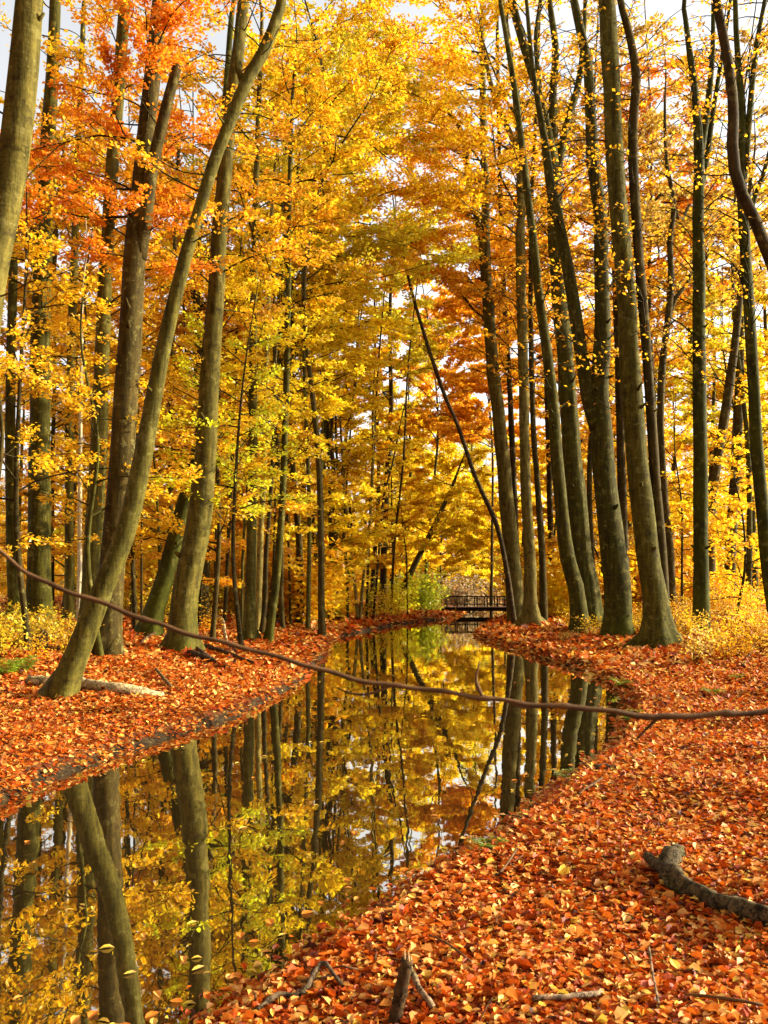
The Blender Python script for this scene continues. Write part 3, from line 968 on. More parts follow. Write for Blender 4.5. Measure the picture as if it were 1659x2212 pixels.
build_tree('beech_tree', 'broad fluted mossy trunk branching high up, in the right hand cluster', [(1275, 1335, 68), (1265, 1260, 58), (1255, 1203, 54), (1240, 1028, 47), (1230, 903, 44), (1221, 778, 42), (1206, 600, 40), (1199, 450, 38), (1192, 350, 34), (1180, 280, 27), (1160, 190, 24), (1132, 100, 22), (1105, 0, 20)], 35, (0.060, 0.053, 0.008, 0.28),
           [cr(9, 22, 34, 2.6, 5, el=40, thick=.014), cr(13, 23, 18, 2.8, 14)], ORG, 26, limbs=[[(1193, 370, 24), (1197, 290, 20), (1196, 200, 18), (1203, 100, 16), (1192, 0, 13)], [(1199, 430, 20), (1212, 330, 19), (1230, 250, 17), (1249, 190, 16), (1262, 120, 13), (1270, 30, 10), (1272, 0, 9)],
                                                     [(1178, 300, 12), (1165, 180, 11), (1158, 80, 10), (1168, 0, 9)]], seed=37, flutes=0.055, sides=36)
build_tree('beech_tree', 'twin stemmed heavy dark beech behind the tallest right hand trunk', [(1335, 1350, 66), (1334, 1290, 68), (1330, 1228, 65), (1310, 1078, 58), (1300, 928, 51), (1294, 850, 46), (1300, 750, 42), (1300, 600, 37), (1295, 450, 36), (1281, 350, 32), (1276, 250, 28), (1270, 150, 25), (1256, 75, 22), (1240, 0, 20)], 30, (0.052, 0.046, 0.007, 0.28),
           [cr(8, 21, 34, 2.6, 5, el=40, thick=.014), cr(12, 22, 15, 2.6, 14)], ORG, 25, limbs=[[(1290, 925, 34), (1272, 865, 31), (1262, 800, 30), (1254, 750, 29), (1236, 630, 28), (1222, 550, 26), (1206, 470, 24), (1190, 400, 22), (1180, 320, 18), (1165, 230, 14), (1152, 150, 11), (1140, 20, 9)]], seed=38, sides=16)
build_tree('beech_tree', 'tallest smooth olive beech with buttressed roots in front on the right bank', [(1428, 1398, 74), (1420, 1330, 63), (1412, 1270, 59), (1400, 1203, 56), (1380, 1028, 52), (1367, 878, 50), (1360, 770, 49), (1350, 600, 47), (1335, 450, 46), (1327, 300, 44), (1319, 150, 43), (1310, 0, 41)], None, (0.080, 0.070, 0.010, 0.16),
           [cr(6, 19, 22, 2.0, 5, el=30), cr(8, 16, 5, 1.6, 12), cr(15, 22, 10, 2.6, 20)], ORG, 25, seed=39, sides=26, flare=1.15)
build_tree('beech_tree', 'tall brown trunk tracking behind the tallest olive beech', [(1436, 1335, 30), (1430, 1228, 27), (1415, 1028, 26), (1405, 878, 25), (1398, 770, 25), (1376, 500, 24), (1367, 300, 24), (1374, 180, 23), (1372, 140, 22), (1358, 70, 20), (1340, 0, 18)], 26, B_BROWN, [cr(7, 20, 28, 2.2, 5, el=35), cr(11, 22, 14, 2.4, 14)], ORG, 24, seed=40)
build_tree('beech_tree', 'twisted brown tree with crooked limbs between the right trunks', [(1452, 1310, 22), (1447, 1200, 20), (1435, 1078, 19), (1427, 928, 18), (1430, 800, 18), (1444, 680, 17), (1450, 600, 16), (1447, 520, 14), (1456, 440, 12), (1440, 350, 9), (1436, 230, 7)], 36, B_BROWN,
           [cr(9, 20, 22, 2.6, 18, el=35)], TAN, 22, limbs=[[(1444, 690, 12), (1462, 640, 10), (1485, 615, 8), (1500, 580, 6)], [(1456, 450, 10), (1475, 470, 8), (1500, 430, 6)], [(1455, 440, 10), (1432, 420, 8), (1410, 440, 6)]], seed=41, sides=10)
build_tree('beech_tree', 'upright dark green mossy trunk with a forked top, in the right thicket', [(1514, 1330, 40), (1514, 1200, 37), (1514, 1078, 36), (1512, 928, 34), (1510, 778, 31), (1510, 600, 30), (1508, 450, 28), (1510, 330, 26), (1503, 220, 20), (1495, 150, 17), (1482, 50, 13), (1476, 0, 11)], 29, B_MOSS,
           [cr(8, 20, 34, 2.4, 5, el=45, thick=.014), cr(12, 21, 16, 2.6, 12, el=40)], ORG, 23, limbs=[[(1510, 350, 18), (1524, 280, 16), (1537, 200, 14), (1548, 100, 11), (1552, 0, 9)], [(1512, 420, 14), (1532, 330, 13), (1548, 230, 11), (1572, 100, 9), (1590, 0, 7)]], seed=42)
build_tree('beech_tree', 'brown trunk slanting right behind the dark mossy trunk', [(1530, 1300, 28), (1535, 1100, 27), (1543, 1028, 26), (1562, 920, 24), (1576, 830, 22), (1590, 720, 18), (1606, 560, 14), (1620, 400, 10)], 38, B_BROWN, [cr(6, 20, 18, 3.0, 26)], GOLD, 24, seed=43, sides=10)
build_tree('beech_tree', 'brown upright trunk standing in the golden thicket at the right', [(1574, 1300, 28), (1580, 1150, 26), (1590, 1000, 24), (1596, 860, 22), (1600, 700, 18), (1606, 500, 14)], 42, B_BROWN, [cr(5, 20, 20, 3.0, 28)], GOLD, 24, seed=44, sides=10)
build_tree('beech_tree', 'mossy trunk at the right edge leaning left', [(1678, 1330, 36), (1660, 1228, 33), (1636, 978, 30), (1625, 778, 29), (1615, 620, 28), (1607, 480, 26), (1601, 380, 24), (1602, 250, 21), (1596, 150, 16), (1590, 60, 14), (1588, 0, 12)], 27, B_MOSS,
           [cr(7, 18, 30, 2.2, 5, el=45, thick=.014), cr(12, 20, 14, 2.6, 10, el=40)], ORG, 22, limbs=[[(1604, 420, 14), (1612, 330, 14), (1622, 200, 13), (1632, 100, 11), (1650, 0, 9)], [(1608, 520, 12), (1625, 440, 11), (1645, 380, 10), (1665, 300, 8)]], seed=45)
build_tree('beech_tree', 'dark bent stem sweeping up at the upper right edge', [(1790, 1500, 50), (1770, 1000, 44), (1725, 720, 38), (1668, 572, 32), (1632, 478, 30), (1597, 405, 29), (1582, 330, 28), (1584, 230, 26), (1571, 125, 24), (1547, 0, 22)], 15, (0.05, 0.034, 0.013, 0.05), [cr(8, 13, 8, 1.6, 10, el=45)], ORG, 15, seed=46)
build_tree('beech_tree', 'shaded trunk half hidden between the twin stemmed beech and the tallest olive beech', [(1352, 1320, 26), (1346, 1150, 24), (1342, 1000, 22), (1338, 850, 20), (1330, 600, 17), (1318, 300, 13)], 42, B_DARK, [cr(8, 26, 34, 4.2, 30)], ORG, 28, seed=47, sides=9)
print('picked trees, leaves', N_LEAVES[0])

# thin stems between the mid row and the bend
for k, (px, py, w, Y, lean, lab) in enumerate([
        (590, 1345, 7, 37, 6, 'thin dark stem crowded behind the olive curved trunk'), (628, 1342, 7, 40, -14, 'thin dark stem leaning left behind the brown leaning trunk'), (682, 1338, 8, 42, 10, 'thin dark stem just left of the dark crooked stem'),
        (716, 1334, 9, 44, -6, 'straight dark stem just right of the dark crooked stem'), (733, 1332, 6, 46, 22, 'thin dark stem leaning right towards the pale pair'), (752, 1330, 8, 47, -20, 'thin brown stem left of the pale pair'),
        (792, 1326, 7, 50, 16, 'thin brown stem between the pale pair and the bend'), (845, 1322, 7, 56, 24, 'thin dark stem leaning right beyond the bend'), (522, 1345, 8, 36, 10, 'thin dark stem left of the flared grey trunk'),
        (463, 1342, 7, 34, 8, 'thin dark stem right behind the massive beech'), (410, 1340, 8, 38, -5, 'thin dark stem hidden behind the massive beech'), (283, 1345, 8, 33, 12, 'thin dark stem in the gap right of the leaning trunk')]):
    build_tree('young_tree', lab, [(px, py, w), (px + lean * .3, py - 150, w * .92), (px + lean + 4 * math.sin(k), py - 330, w * .8), (px + lean * 1.5, py - 520, w * .65), (px + lean * 2.4 + 6 * math.cos(k), py - 760, w * .4)], Y,
               [B_DARK, B_BROWN, B_MID][k % 3], [cr(4, 16, 12, 1.8, 14, el=30)], [GOLD, YEL][k % 2], 20, seed=70 + k, sides=7, flare=.2)

# ---- leafy understorey and background trees that carry the colour
UNDER = [  # label, px, depth, z0, z1, n, length, leaves per m, colour
    ('yellow green young beech spreading flat sprays left of the mid row', 515, 24, 3.2, 8.6, 20, 2.5, 46, LEMON),
    ('golden beech with layered sprays behind the massive beech', 470, 27, 2.4, 12.0, 26, 3.0, 42, GOLD),
    ('orange leaved beech low behind the massive beech', 345, 33, 0.9, 9.0, 30, 3.2, 42, ORG),
    ('golden sprays in front of the thick straight beech at the left', 60, 19, 3.0, 9.6, 20, 2.6, 40, GOLD),
    ('yellowish young beech at the far left edge', -20, 16, 1.6, 7.5, 15, 1.9, 42, GOLD),
    ('golden young beech spreading across the trunks left of the leaning one', 205, 19.5, 2.6, 8.0, 18, 2.2, 42, GOLD),
    ('golden understorey tree in the gap behind the leaning trunk', 290, 28, 1.4, 11.0, 28, 3.0, 42, GOLD),
    ('deep golden tree beyond the thin whitish stem', 140, 36, 1.2, 15.0, 34, 3.6, 42, ORG),
    ('yellow tree behind the dark crooked stem', 690, 44, 2.0, 16.0, 34, 4.0, 42, YEL),
    ('golden tree behind the pale pair', 745, 56, 2.0, 18.0, 36, 4.6, 42, GOLD),
    ('bright yellow tree left of the footbridge', 860, 76, 1.5, 18.0, 38, 5.6, 44, YEL),
    ('bright yellow tree behind the footbridge', 960, 92, 2.0, 20.0, 40, 6.4, 44, YEL),
    ('yellow tree behind the foot of the trio', 1100, 88, 1.5, 18.0, 38, 6.0, 44, YEL),
    ('tall orange tree glowing behind the slanting dead stem', 1060, 74, 14.0, 27.0, 32, 7.0, 44, ORG),
    ('golden tree seen between the trio and the right hand cluster', 1200, 62, 1.0, 16.0, 34, 4.8, 42, GOLD),
    ('orange brown tree above the right hand cluster', 1240, 58, 15.0, 30.0, 34, 5.4, 38, ORG),
    ('orange tree behind the tall brown trunk', 1410, 50, 8.0, 25.0, 38, 4.8, 38, ORG),
    ('olive yellow tree right of the dark mossy trunk', 1570, 42, 6.0, 15.0, 28, 4.0, 42, OLIVE),
    ('golden beech low in the right thicket', 1600, 32, 0.8, 6.0, 24, 2.8, 42, GOLD),
    ('golden young beech left of the dark mossy trunk', 1470, 37, 0.8, 8.0, 24, 2.8, 42, GOLD),
    ('tan tree at the top right corner', 1540, 46, 15.0, 25.0, 32, 5.0, 36, TAN),
    ('golden young beech behind the fluted trunk', 1300, 48, 0.8, 9.0, 24, 3.2, 42, GOLD),
    ('golden crown closing the top of the view over the stream', 695, 33, 17.0, 25.0, 17, 6.0, 40, GOLD),
    ('tall yellow crowned beech above the pale pair', 725, 48, 15.0, 29.0, 26, 5.8, 44, YEL),
    ('tall olive gold beech over the bend of the stream', 800, 62, 16.0, 32.0, 24, 7.0, 42, OLIVE),
    ('tall orange beech far behind the trio', 1130, 66, 18.0, 34.0, 26, 6.0, 40, ORG),
    ('tall orange gold tree behind the top of the slanting dead stem', 925, 78, 14.0, 31.0, 34, 7.0, 42, ORG),
    ('tall tan beech above the fluted trunk', 1285, 42, 16.0, 29.0, 26, 5.2, 34, TAN),
    ('tall red orange beech above the twisted brown tree', 1420, 43, 16.0, 29.0, 28, 5.2, 34, RED),
    ('tall tan beech above the thicket at the right', 1600, 41, 15.0, 28.0, 26, 5.0, 32, TAN),
    ('tall golden beech left of the bend', 655, 56, 14.0, 30.0, 26, 5.4, 44, GOLD),
    ('tall yellow beech between the mid row and the bend', 600, 40, 13.0, 24.0, 24, 4.6, 40, YEL),
    ('tall orange beech behind the leaning trunk', 420, 40, 11.0, 24.0, 36, 4.4, 44, ORG),
    ('tall golden beech behind the left hand trunks', 110, 44, 12.0, 26.0, 36, 4.8, 44, GOLD),
    ('tall orange beech between the left hand trunks', 265, 46, 12.0, 27.0, 36, 4.8, 44, ORG),
]
for i, (lab, px, Y, z0, z1, n, ln, lpm, colr) in enumerate(UNDER):
    r = np.random.default_rng(500 + i)
    top = at_depth(px, YH, Y)
    g = gz(top[0], Y)
    h = z1 + 1.5
    wpx = (0.07 + 0.0095 * h) * F / Y
    pts = []
    for t in (0, .25, .5, .75, 1.0):
        P = CAMH - g - h * t
        pts.append((px + r.normal(0, 10 + 12 * t), YH + (CAMH - (g + h * t)) / Y * F, wpx * (1 - .85 * t)))
    build_tree('beech_tree', lab, pts, Y, [B_DARK, B_BROWN, B_OLIVE][i % 3], [cr(z0, z1, n, ln, lpm)], colr, h, seed=100 + i, sides=8, flare=.3)
print('with understorey, leaves', N_LEAVES[0])

# ---- background beeches: a few shapes, many individuals
def proto(seed, h, z0, n, ln, lpm, lsz):
    rng = np.random.default_rng(seed)
    hh = np.linspace(0, 1, 14)
    P = np.stack([np.cumsum(rng.normal(0, .09, 14)), np.cumsum(rng.normal(0, .09, 14)), -0.3 + (h + .3) * hh], 1)
    P[:2, :2] = P[0, :2] * 0
    R = (0.12 + 0.008 * h) * (1 - hh * .9) + 0.01
    ac = Acc()
    trunk_tube(ac, P, R, 9, rng, flare=.5)
    tm = ac.mesh('trunk')
    wood, LP, LH = Acc(), [], []
    limb_system(rng, wood, LP, LH, P, R, cr(z0, h * .98, n, ln, lpm, vz=.1), bark_min=0.016)
    LP, LH = np.vstack(LP), np.vstack(LH)
    V, Q = leaf_arrays(rng, LP, LH, rng.uniform(.7, 1.3, len(LP)) * lsz, 0.6)
    cm = new_mesh('crown', V, [Q], False, rng.beta(2.2, 2.2, len(Q)))
    bm = wood.mesh('twigs')
    for me, mt in ((tm, BARK), (bm, BARK), (cm, LEAF)):
        me.materials.append(mt)
    return tm, bm, cm


PROTO = [proto(900 + k, *a) for k, a in enumerate([(21, 2.0, 46, 4.2, 34, .22), (24, 5.0, 44, 4.4, 34, .24), (17, 1.2, 40, 3.8, 36, .20), (26, 8.0, 42, 4.6, 32, .24), (12, 0.8, 34, 3.0, 40, .18), (22, 3.0, 46, 4.0, 34, .22)])]


REFS = [(22, 'the far left olive trunk'), (86, 'the thick straight beech'), (173, 'the thin whitish stem'), (270, 'the broken stemmed beech'),
        (440, 'the massive beech'), (545, 'the flared grey trunk'), (612, 'the olive curved trunk'), (645, 'the brown leaning trunk'), (735, 'the dark crooked stem'), (780, 'the pale pair of stems'),
        (833, 'the dark trunk at the bend'), (930, 'the trunk above the green bush'), (1000, 'the slanting dead stem'), (1090, 'the trio\'s forked beech'), (1140, 'the trio\'s pale middle trunk'),
        (1210, 'the leaning olive beech'), (1245, 'the fluted trunk'), (1305, 'the twin stemmed beech'), (1385, 'the tallest olive beech'), (1440, 'the twisted brown tree'), (1512, 'the dark mossy upright trunk'), (1590, 'the brown thicket trunk'), (1640, 'the right edge mossy trunk')]


def where(x, y):
    px = CX + x / y * F
    r = min(REFS, key=lambda q: abs(q[0] - px))
    side = 'straight behind' if abs(r[0] - px) < 10 else ('just right of' if px > r[0] else 'just left of')
    return side + ' ' + r[1]


def far_tree(name, label, group, x, y, k, sc, rz, leaf, bark):
    tm, bm, cm = PROTO[k]
    t = root(name, (x, y, gz(x, y)), label, 'tree', group)
    t.rotation_euler = (0, 0, rz)
    t.scale = (sc, sc, sc)
    link('trunk', tm, None, t, bark)
    tws = link('twigs', bm, None, t, tuple(np.array(bark[:3]) * .6) + (0.0,))
    tws['kind'] = 'stuff'
    link('crown', cm, None, t, leaf)


rng = np.random.default_rng(77)
placed = []
zones = [  # count, px range, depth range, label, group, palette
    (30, (-150, 720), (36, 95), 'slender beech deep in the golden woods behind the left bank', 'background beeches behind the left bank', [GOLD, GOLD, ORG, YEL, GOLD]),
    (14, (780, 1110), (90, 135), 'yellow beech in the woods beyond the footbridge', 'background beeches beyond the footbridge', [YEL, YEL, GOLD, OLIVE]),
    (13, (1300, 1760), (48, 70), 'slender beech deep in the golden woods behind the right bank', 'background beeches behind the right bank', [GOLD, YEL, GOLD, YEL, TAN]),
]
for cnt, (pa, pb), (ya, yb), lab, grp, pal in zones:
    made, tries = 0, 0
    while made < cnt and tries < 4000:
        tries += 1
        y = rng.uniform(ya, yb)
        px = rng.uniform(pa, pb)
        x = (px - CX) / F * y
        if shore(x, y)[0] < 2.0 or any((x - q[0]) ** 2 + (y - q[1]) ** 2 < 7 for q in placed):
            continue
        placed.append((x, y))
        k6 = int(rng.integers(0, 6))
        cn = {GOLD: 'golden', ORG: 'orange', YEL: 'yellow', TAN: 'tan', OLIVE: 'olive'}[pal[made % len(pal)]]
        dn = 'nearer' if y < ya + (yb - ya) * .33 else ('distant' if y < ya + (yb - ya) * .7 else 'farthest')
        lab = dn + ' ' + cn + (' low' if k6 == 4 else ' tall') + ' beech ' + where(x, y)
        far_tree('beech_tree', lab, grp, x, y, k6, rng.uniform(.8, 1.2), rng.uniform(0, 6.28), pal[made % len(pal)], [B_BROWN, B_BROWN, B_MID, B_OLIVE][int(rng.integers(0, 4))])
        made += 1

# the wood goes on around and behind the viewer; unseen, added to block skylight
AROUND = [(-9, -2), (-13, 6), (-17, 1), (-12, -9), (-20, 11), (-5, -13), (1, -7), (5, -4), (4, -12), (10, -10), (-3, -24), (-15, 12), (-11, 3), (-22, -6), (-8, -7),
          (-16, -16), (3, -19), (11, -20), (-25, 4), (-24, 16), (-18, 18), (7, -15), (-9, -19), (-2, -10), (2.5, -3.5), (-13, 9)]
for k, (x, y) in enumerate(AROUND):
    if shore(x, y)[0] > 0.8:
        far_tree('beech_tree', 'unseen tall beech added around the viewer to block skylight', 'unseen beeches added to block skylight', x, y, (1, 3)[k % 2], 0.9 + 0.02 * k, k * 1.3, [GOLD, ORG, YEL][k % 3], B_MID)

# far-off wood that reads as one mass
n = 42000
th = rng.uniform(-0.62, 0.62, n)
dist = rng.uniform(118, 165, n)
clump = 9 + 5 * np.sin(th * 37) + 3.5 * np.sin(th * 83 + 1) + 2 * np.sin(th * 190 + 2)
hz = rng.beta(1.1, 1.6, n) * (clump + 12)
pos = np.stack([np.sin(th) * dist, np.cos(th) * dist, 0.8 + hz], 1)
V, Q = leaf_arrays(rng, pos, rng.normal(0, 1, (n, 3)), rng.uniform(.7, 1.4, n), 1.2)
dw = link('distant_woods', new_mesh('distant_woods', V, [Q], False, rng.beta(2, 2, n)), LEAF, None, GOLD)
tag(dw, 'far golden woods closing the view behind all trunks', 'woods', None, 'stuff')

# ------------------------------------------------------------------ leaf litter
def litter_leaf(rng, pos, up, L, yaw, tilt_s, curl_s):
    """curled beech leaf of 8 vertices, 6 faces"""
    n = len(pos)
    nrm = up + rng.normal(0, tilt_s, (n, 3))
    nrm /= np.linalg.norm(nrm, axis=1)[:, None]
    d = np.stack([np.cos(yaw), np.sin(yaw), np.zeros(n)], 1)
    d -= nrm * np.sum(d * nrm, 1)[:, None]
    d /= np.linalg.norm(d, axis=1)[:, None]
    b = np.cross(nrm, d)
    cu = rng.normal(0, curl_s, n)
    cw = rng.normal(0.10, curl_s * .8, n)
    w = rng.uniform(.20, .35, n)

    def pt(t, s, k):
        z = cu * ((t - .5) ** 2) * 1.6 + cw * abs(s) * (1 if k >= 0 else 1)
        return pos + d * ((t - .5) * L)[:, None] + b * (s * w * L)[:, None] + nrm * (z * L)[:, None]
    o = np.ones(n)
    P = [pt(0 * o, 0 * o, 0), pt(.34 * o, 0 * o, 0), pt(.70 * o, 0 * o, 0), pt(1.0 * o, 0 * o, 0), pt(.33 * o, 1 * o, 1), pt(.68 * o, .86 * o, 1), pt(.33 * o, -1 * o, -1), pt(.68 * o, -.86 * o, -1)]
    V = np.stack(P, 1).reshape(-1, 3)
    k = np.arange(n)[:, None] * 8
    Q = np.vstack([k + np.array([[1, 2, 5, 4]]), k + np.array([[2, 1, 6, 7]])])
    T = np.vstack([k + np.array([[0, 1, 4]]), k + np.array([[2, 3, 5]]), k + np.array([[1, 0, 6]]), k + np.array([[3, 2, 7]])])
    return V, Q, T


def litter_points(rng, ya, yb, dens):
    half = 0.455 * yb + 0.5
    m = int(dens * 2 * half * (yb - ya))
    x = rng.uniform(-half, half, m)
    y = rng.uniform(ya, yb, m)
    k = np.abs(x) < 0.455 * y + 0.45
    x, y = x[k], y[k]
    s = shore(x, y)
    k = s > -0.04 + rng.exponential(0.05, len(s)) * np.sign(rng.uniform(-1, .4, len(s)))
    # thinner right at the water's edge on the left bank
    x, y, s = x[k], y[k], s[k]
    thin = (s < 0.20) & (rng.uniform(0, 1, len(s)) < np.where(s < .07, .82, .45) + .2 * np.sin(y * 3.1 + x)) & (x < 0.1 * y - 2.0)
    x, y, s = x[~thin], y[~thin], s[~thin]
    return x, y, np.maximum(ground_z(x, y, s), 0.004)


def litter_tint(rng, n):
    return np.clip(rng.beta(1.25, 1.05, n), 0, 1)


rng = np.random.default_rng(5)
Vs, Qs, Ts, tq, tt, off = [], [], [], [], [], 0
for ya, yb, dens, sz in ((2.3, 4.7, 5200, .048), (4.7, 6.4, 3400, .054)):
    x, y, z = litter_points(rng, ya, yb, dens)
    m = len(x)
    pos = np.stack([x, y, z + rng.uniform(0.0, .045, m)], 1)
    V, Q, T = litter_leaf(rng, pos, np.array([0, 0, 1.0]), sz * rng.choice([.55, .75, .95, 1.1, 1.45], m, p=[.2, .25, .25, .2, .1]) * rng.uniform(.85, 1.15, m), rng.uniform(0, 6.28, m), 0.27, 0.26)
    tn = litter_tint(rng, m)
    Vs.append(V)
    Qs.append(Q + off)
    Ts.append(T + off)
    off += len(V)
    tq.append(np.tile(tn, 2))
    tt.append(np.tile(tn, 4))
F4 = []
fq = []
for ya, yb, dens, sz in ((6.4, 9.0, 2600, .062), (9.0, 13.5, 1450, .072), (13.5, 20, 700, .098), (20, 38, 165, .19), (38, 78, 40, .34)):
    x, y, z = litter_points(rng, ya, yb, dens)
    m = len(x)
    pos = np.stack([x, y, z + rng.uniform(0.0, .05, m)], 1)
    V, Q = leaf_arrays(rng, pos, rng.normal(0, 1, (m, 3)), sz * rng.uniform(.6, 1.3, m), .38)
    Vs.append(V)
    F4.append(Q + off)
    off += len(V)
    fq.append(litter_tint(rng, m))
Qall = np.vstack(Qs + F4)
Tall = np.vstack(Ts)
tint = np.concatenate(tq + fq + tt)
lit = link('leaf_litter', new_mesh('leaf_litter', np.vstack(Vs), [Qall, Tall], False, tint), LITTER, ground)
lit['kind'] = 'stuff'
print('litter faces', len(Qall) + len(Tall))

# bits of twig lying among the leaves
tx, ty, tz = litter_points(rng, 2.6, 15, 7.0)
ac = Acc()
for x, y, z in zip(tx, ty, tz):
    a_ = rng.uniform(0, 6.28)
    ln = rng.uniform(.08, .34)
    d = np.array([math.cos(a_), math.sin(a_), rng.normal(0, .10)]) * ln
    p = np.array([x, y, z + .045])
    r = rng.uniform(.0022, .006)
    ac.tube(np.array([p - d * .5, p + rng.normal(0, .012, 3), p + d * .5]), [r, r * .9, r * .5], 5)
td = link('twig_debris', ac.mesh('twig_debris'), TWIGBARK, ground)
td['kind'] = 'stuff'

# the largest single leaves in front: objects of their own on the ground
variants = []
for k in range(14):
    V, Q, T = litter_leaf(np.random.default_rng(300 + k), np.zeros((1, 3)), np.array([0, 0, 1.0]), np.array([.060]), np.array([0.0]), 0.1, 0.24)
    tn = [0.97, 0.9, 0.62, 0.55, 0.45, 0.7, 0.8, 0.35, 0.98, 0.66, 0.5, 0.76, 0.87, 0.58][k]
    me = new_mesh('fallen_leaf', V, [Q, T], False, np.full(6, tn))
    me.materials.append(LITTER)
    variants.append(me)
cnt = 0
while cnt < 300:
    y = rng.uniform(3.0, 6.6)
    x = rng.uniform(-0.45, 0.45) * y
    s = shore(x, y)[0]
    if s < 0.1:
        continue
    o = link('fallen_leaf', variants[int(rng.integers(0, 14))], None, ground)
    o.location = (x, y, gz(x, y) + 0.05 + rng.uniform(0, .012))
    o.rotation_euler = (rng.normal(0, .2), rng.normal(0, .2), rng.uniform(0, 6.28))
    sc = rng.uniform(.75, 1.25)
    o.scale = (sc, sc, sc)
    cnt += 1


# ------------------------------------------------------------------ logs, sticks, the broken stake
def px_ground(pts, lift=0.0):
    out = []
    for p in pts:
        g = ground_hit(p[0], p[1])
        r = p[2] / 2 / F * g[1]
        out.append([g[0], g[1], g[2] + r * 0.6 + 0.035 + lift + (p[3] if len(p) > 3 else 0), r])
    return np.array(out)


def stick(name, label, cat, pts, mat=TWIGBARK, color=None, group=None, sides=8, rough=.08, subs=()):
    W = px_ground(pts)
    S = resample(W, max(0.03, W[:, 3].mean() * 1.2))
    r = np.random.default_rng(len(label) * 7 + int(pts[0][0]))
    base = S[0, :3].copy()
    S[:, :3] -= base
    S[:, :3] += r.normal(0, 1, (len(S), 3)) * (S[:, 3] * .12)[:, None]
    ac = Acc()
    lump = 1 + r.normal(0, rough * .8, (len(S), sides))
    ac.tube(S[:, :3], S[:, 3] * (1 + r.normal(0, rough, len(S))), sides, lambda th: lump)
    o = link(name, ac.mesh(name), mat, None, color)
    o.location = base
    tag(o, label, cat, group)
    for nm, sp, m2 in subs:
        W2 = px_ground(sp)
        S2 = resample(W2, 0.03)
        S2[:, :3] -= base
        a2 = Acc()
        a2.tube(S2[:, :3], S2[:, 3], 7)
        link(nm, a2.mesh(nm), m2, o, color)
    return o


stick('fallen_branch', 'cracked grey fallen branch with a knobby end on the leaves at the right', 'branch',
      [(1464, 1876, 28, .05), (1446, 1900, 38, .03), (1458, 1930, 42), (1500, 1957, 36), (1550, 1977, 36), (1600, 1992, 37), (1650, 2012, 41), (1700, 2030, 42)], DEADWOOD, (0.075, 0.056, 0.028, 0), sides=18, rough=.16,
      subs=[('knob', [(1448, 1912, 30, .02), (1420, 1902, 26, .03), (1398, 1884, 20, .045)], DEADWOOD)])
st = root('broken_stake', ground_hit(845, 2240), 'upright broken stake poking out of the leaves at the bottom', 'stake')
b0 = np.array(st.location)
P = np.array([[*(at_depth(845, 2250, b0[1]) - b0), 0], [*(at_depth(860, 2170, b0[1]) - b0), 0], [*(at_depth(880, 2072, b0[1]) - b0), 0]])[:, :3]
S = resample(np.hstack([P, [[.031], [.028], [.026]]]), 0.02)
S[0, 2] -= .08
ac = Acc()
ac.tube(S[:, :3], S[:, 3] * (1 + np.random.default_rng(3).normal(0, .05, len(S))), 10)
link('shaft', ac.mesh('shaft'), DEADWOOD, st, (0.060, 0.036, 0.015, 0))
ac = Acc()
for k in range(5):
    a_ = k * 1.256
    c = S[-1, :3] + np.array([math.cos(a_), math.sin(a_), 0]) * .014
    ac.tube(np.array([c - [0, 0, .01], c + [0, 0, .012 + .012 * (k % 3)]]), [.009, .002], 5)
link('splintered_top', ac.mesh('splintered_top'), CUTWOOD, st)
stick('fallen_stick', 'crooked dark stick at the water edge near the bottom', 'stick', [(555, 2212, 12), (600, 2181, 13), (650, 2172, 13), (678, 2146, 12, .03), (697, 2132, 11, .05), (716, 2142, 9, .04), (742, 2156, 7)], DEADWOOD, (0.10, 0.07, 0.04, .1))
stick('fallen_stick', 'pale short stick leaning at the foot of the broken stake', 'stick', [(884, 2148, 12, .06), (905, 2178, 13, .03), (934, 2210, 14)], DEADWOOD, (0.24, 0.17, 0.10, 0))
stick('fallen_stick', 'thin grey twig standing out of the leaves at the bottom right', 'stick', [(1404, 2128, 5, .12), (1412, 2160, 5, .06), (1426, 2206, 6)], DEADWOOD, (0.22, 0.15, 0.09, 0))
stick('fallen_stick', 'long thin dark twig in the bottom right corner', 'stick', [(1468, 2180, 6, .01), (1540, 2186, 7, .02), (1650, 2212, 7, .02)])
stick('fallen_stick', 'flat grey stick lying on the leaves at the bottom centre', 'stick', [(1150, 2196, 11), (1230, 2190, 12, .015), (1302, 2174, 10, .01)], DEADWOOD, (0.26, 0.19, 0.12, 0))
stick('fallen_stick', 'thin dark twig right of the broken stake', 'stick', [(928, 2052, 4, .02), (970, 2080, 5, .03), (1018, 2112, 5, .02)])
stick('fallen_stick', 'short dark twig raised on the slope above the bottom right leaves', 'stick', [(1078, 1914, 5, .01), (1096, 1896, 5, .03), (1116, 1868, 5, .05)])
stick('fallen_stick', 'small dark twig on the slope by the water in the middle right', 'stick', [(1250, 1730, 5, .01), (1300, 1700, 5, .03)])
stick('fallen_log', 'stubby dark log on the leaves at the edge of the right bank', 'log', [(1284, 1670, 13), (1310, 1669, 13), (1338, 1672, 10)], DEADWOOD, (0.09, 0.06, 0.035, .1))
stick('fallen_stick', 'thin slanting twig on the leaves at the right edge', 'stick', [(1606, 1446, 4, .02), (1622, 1424, 4, .12), (1640, 1396, 3, .25)])
stick('fallen_log', 'pale mossy log lying behind the foot of the leaning trunk', 'log', [(60, 1482, 22), (120, 1486, 24), (170, 1490, 25), (240, 1500, 25), (300, 1506, 22), (352, 1509, 12)], DEADWOOD, (0.42, 0.33, 0.17, .12), sides=10)
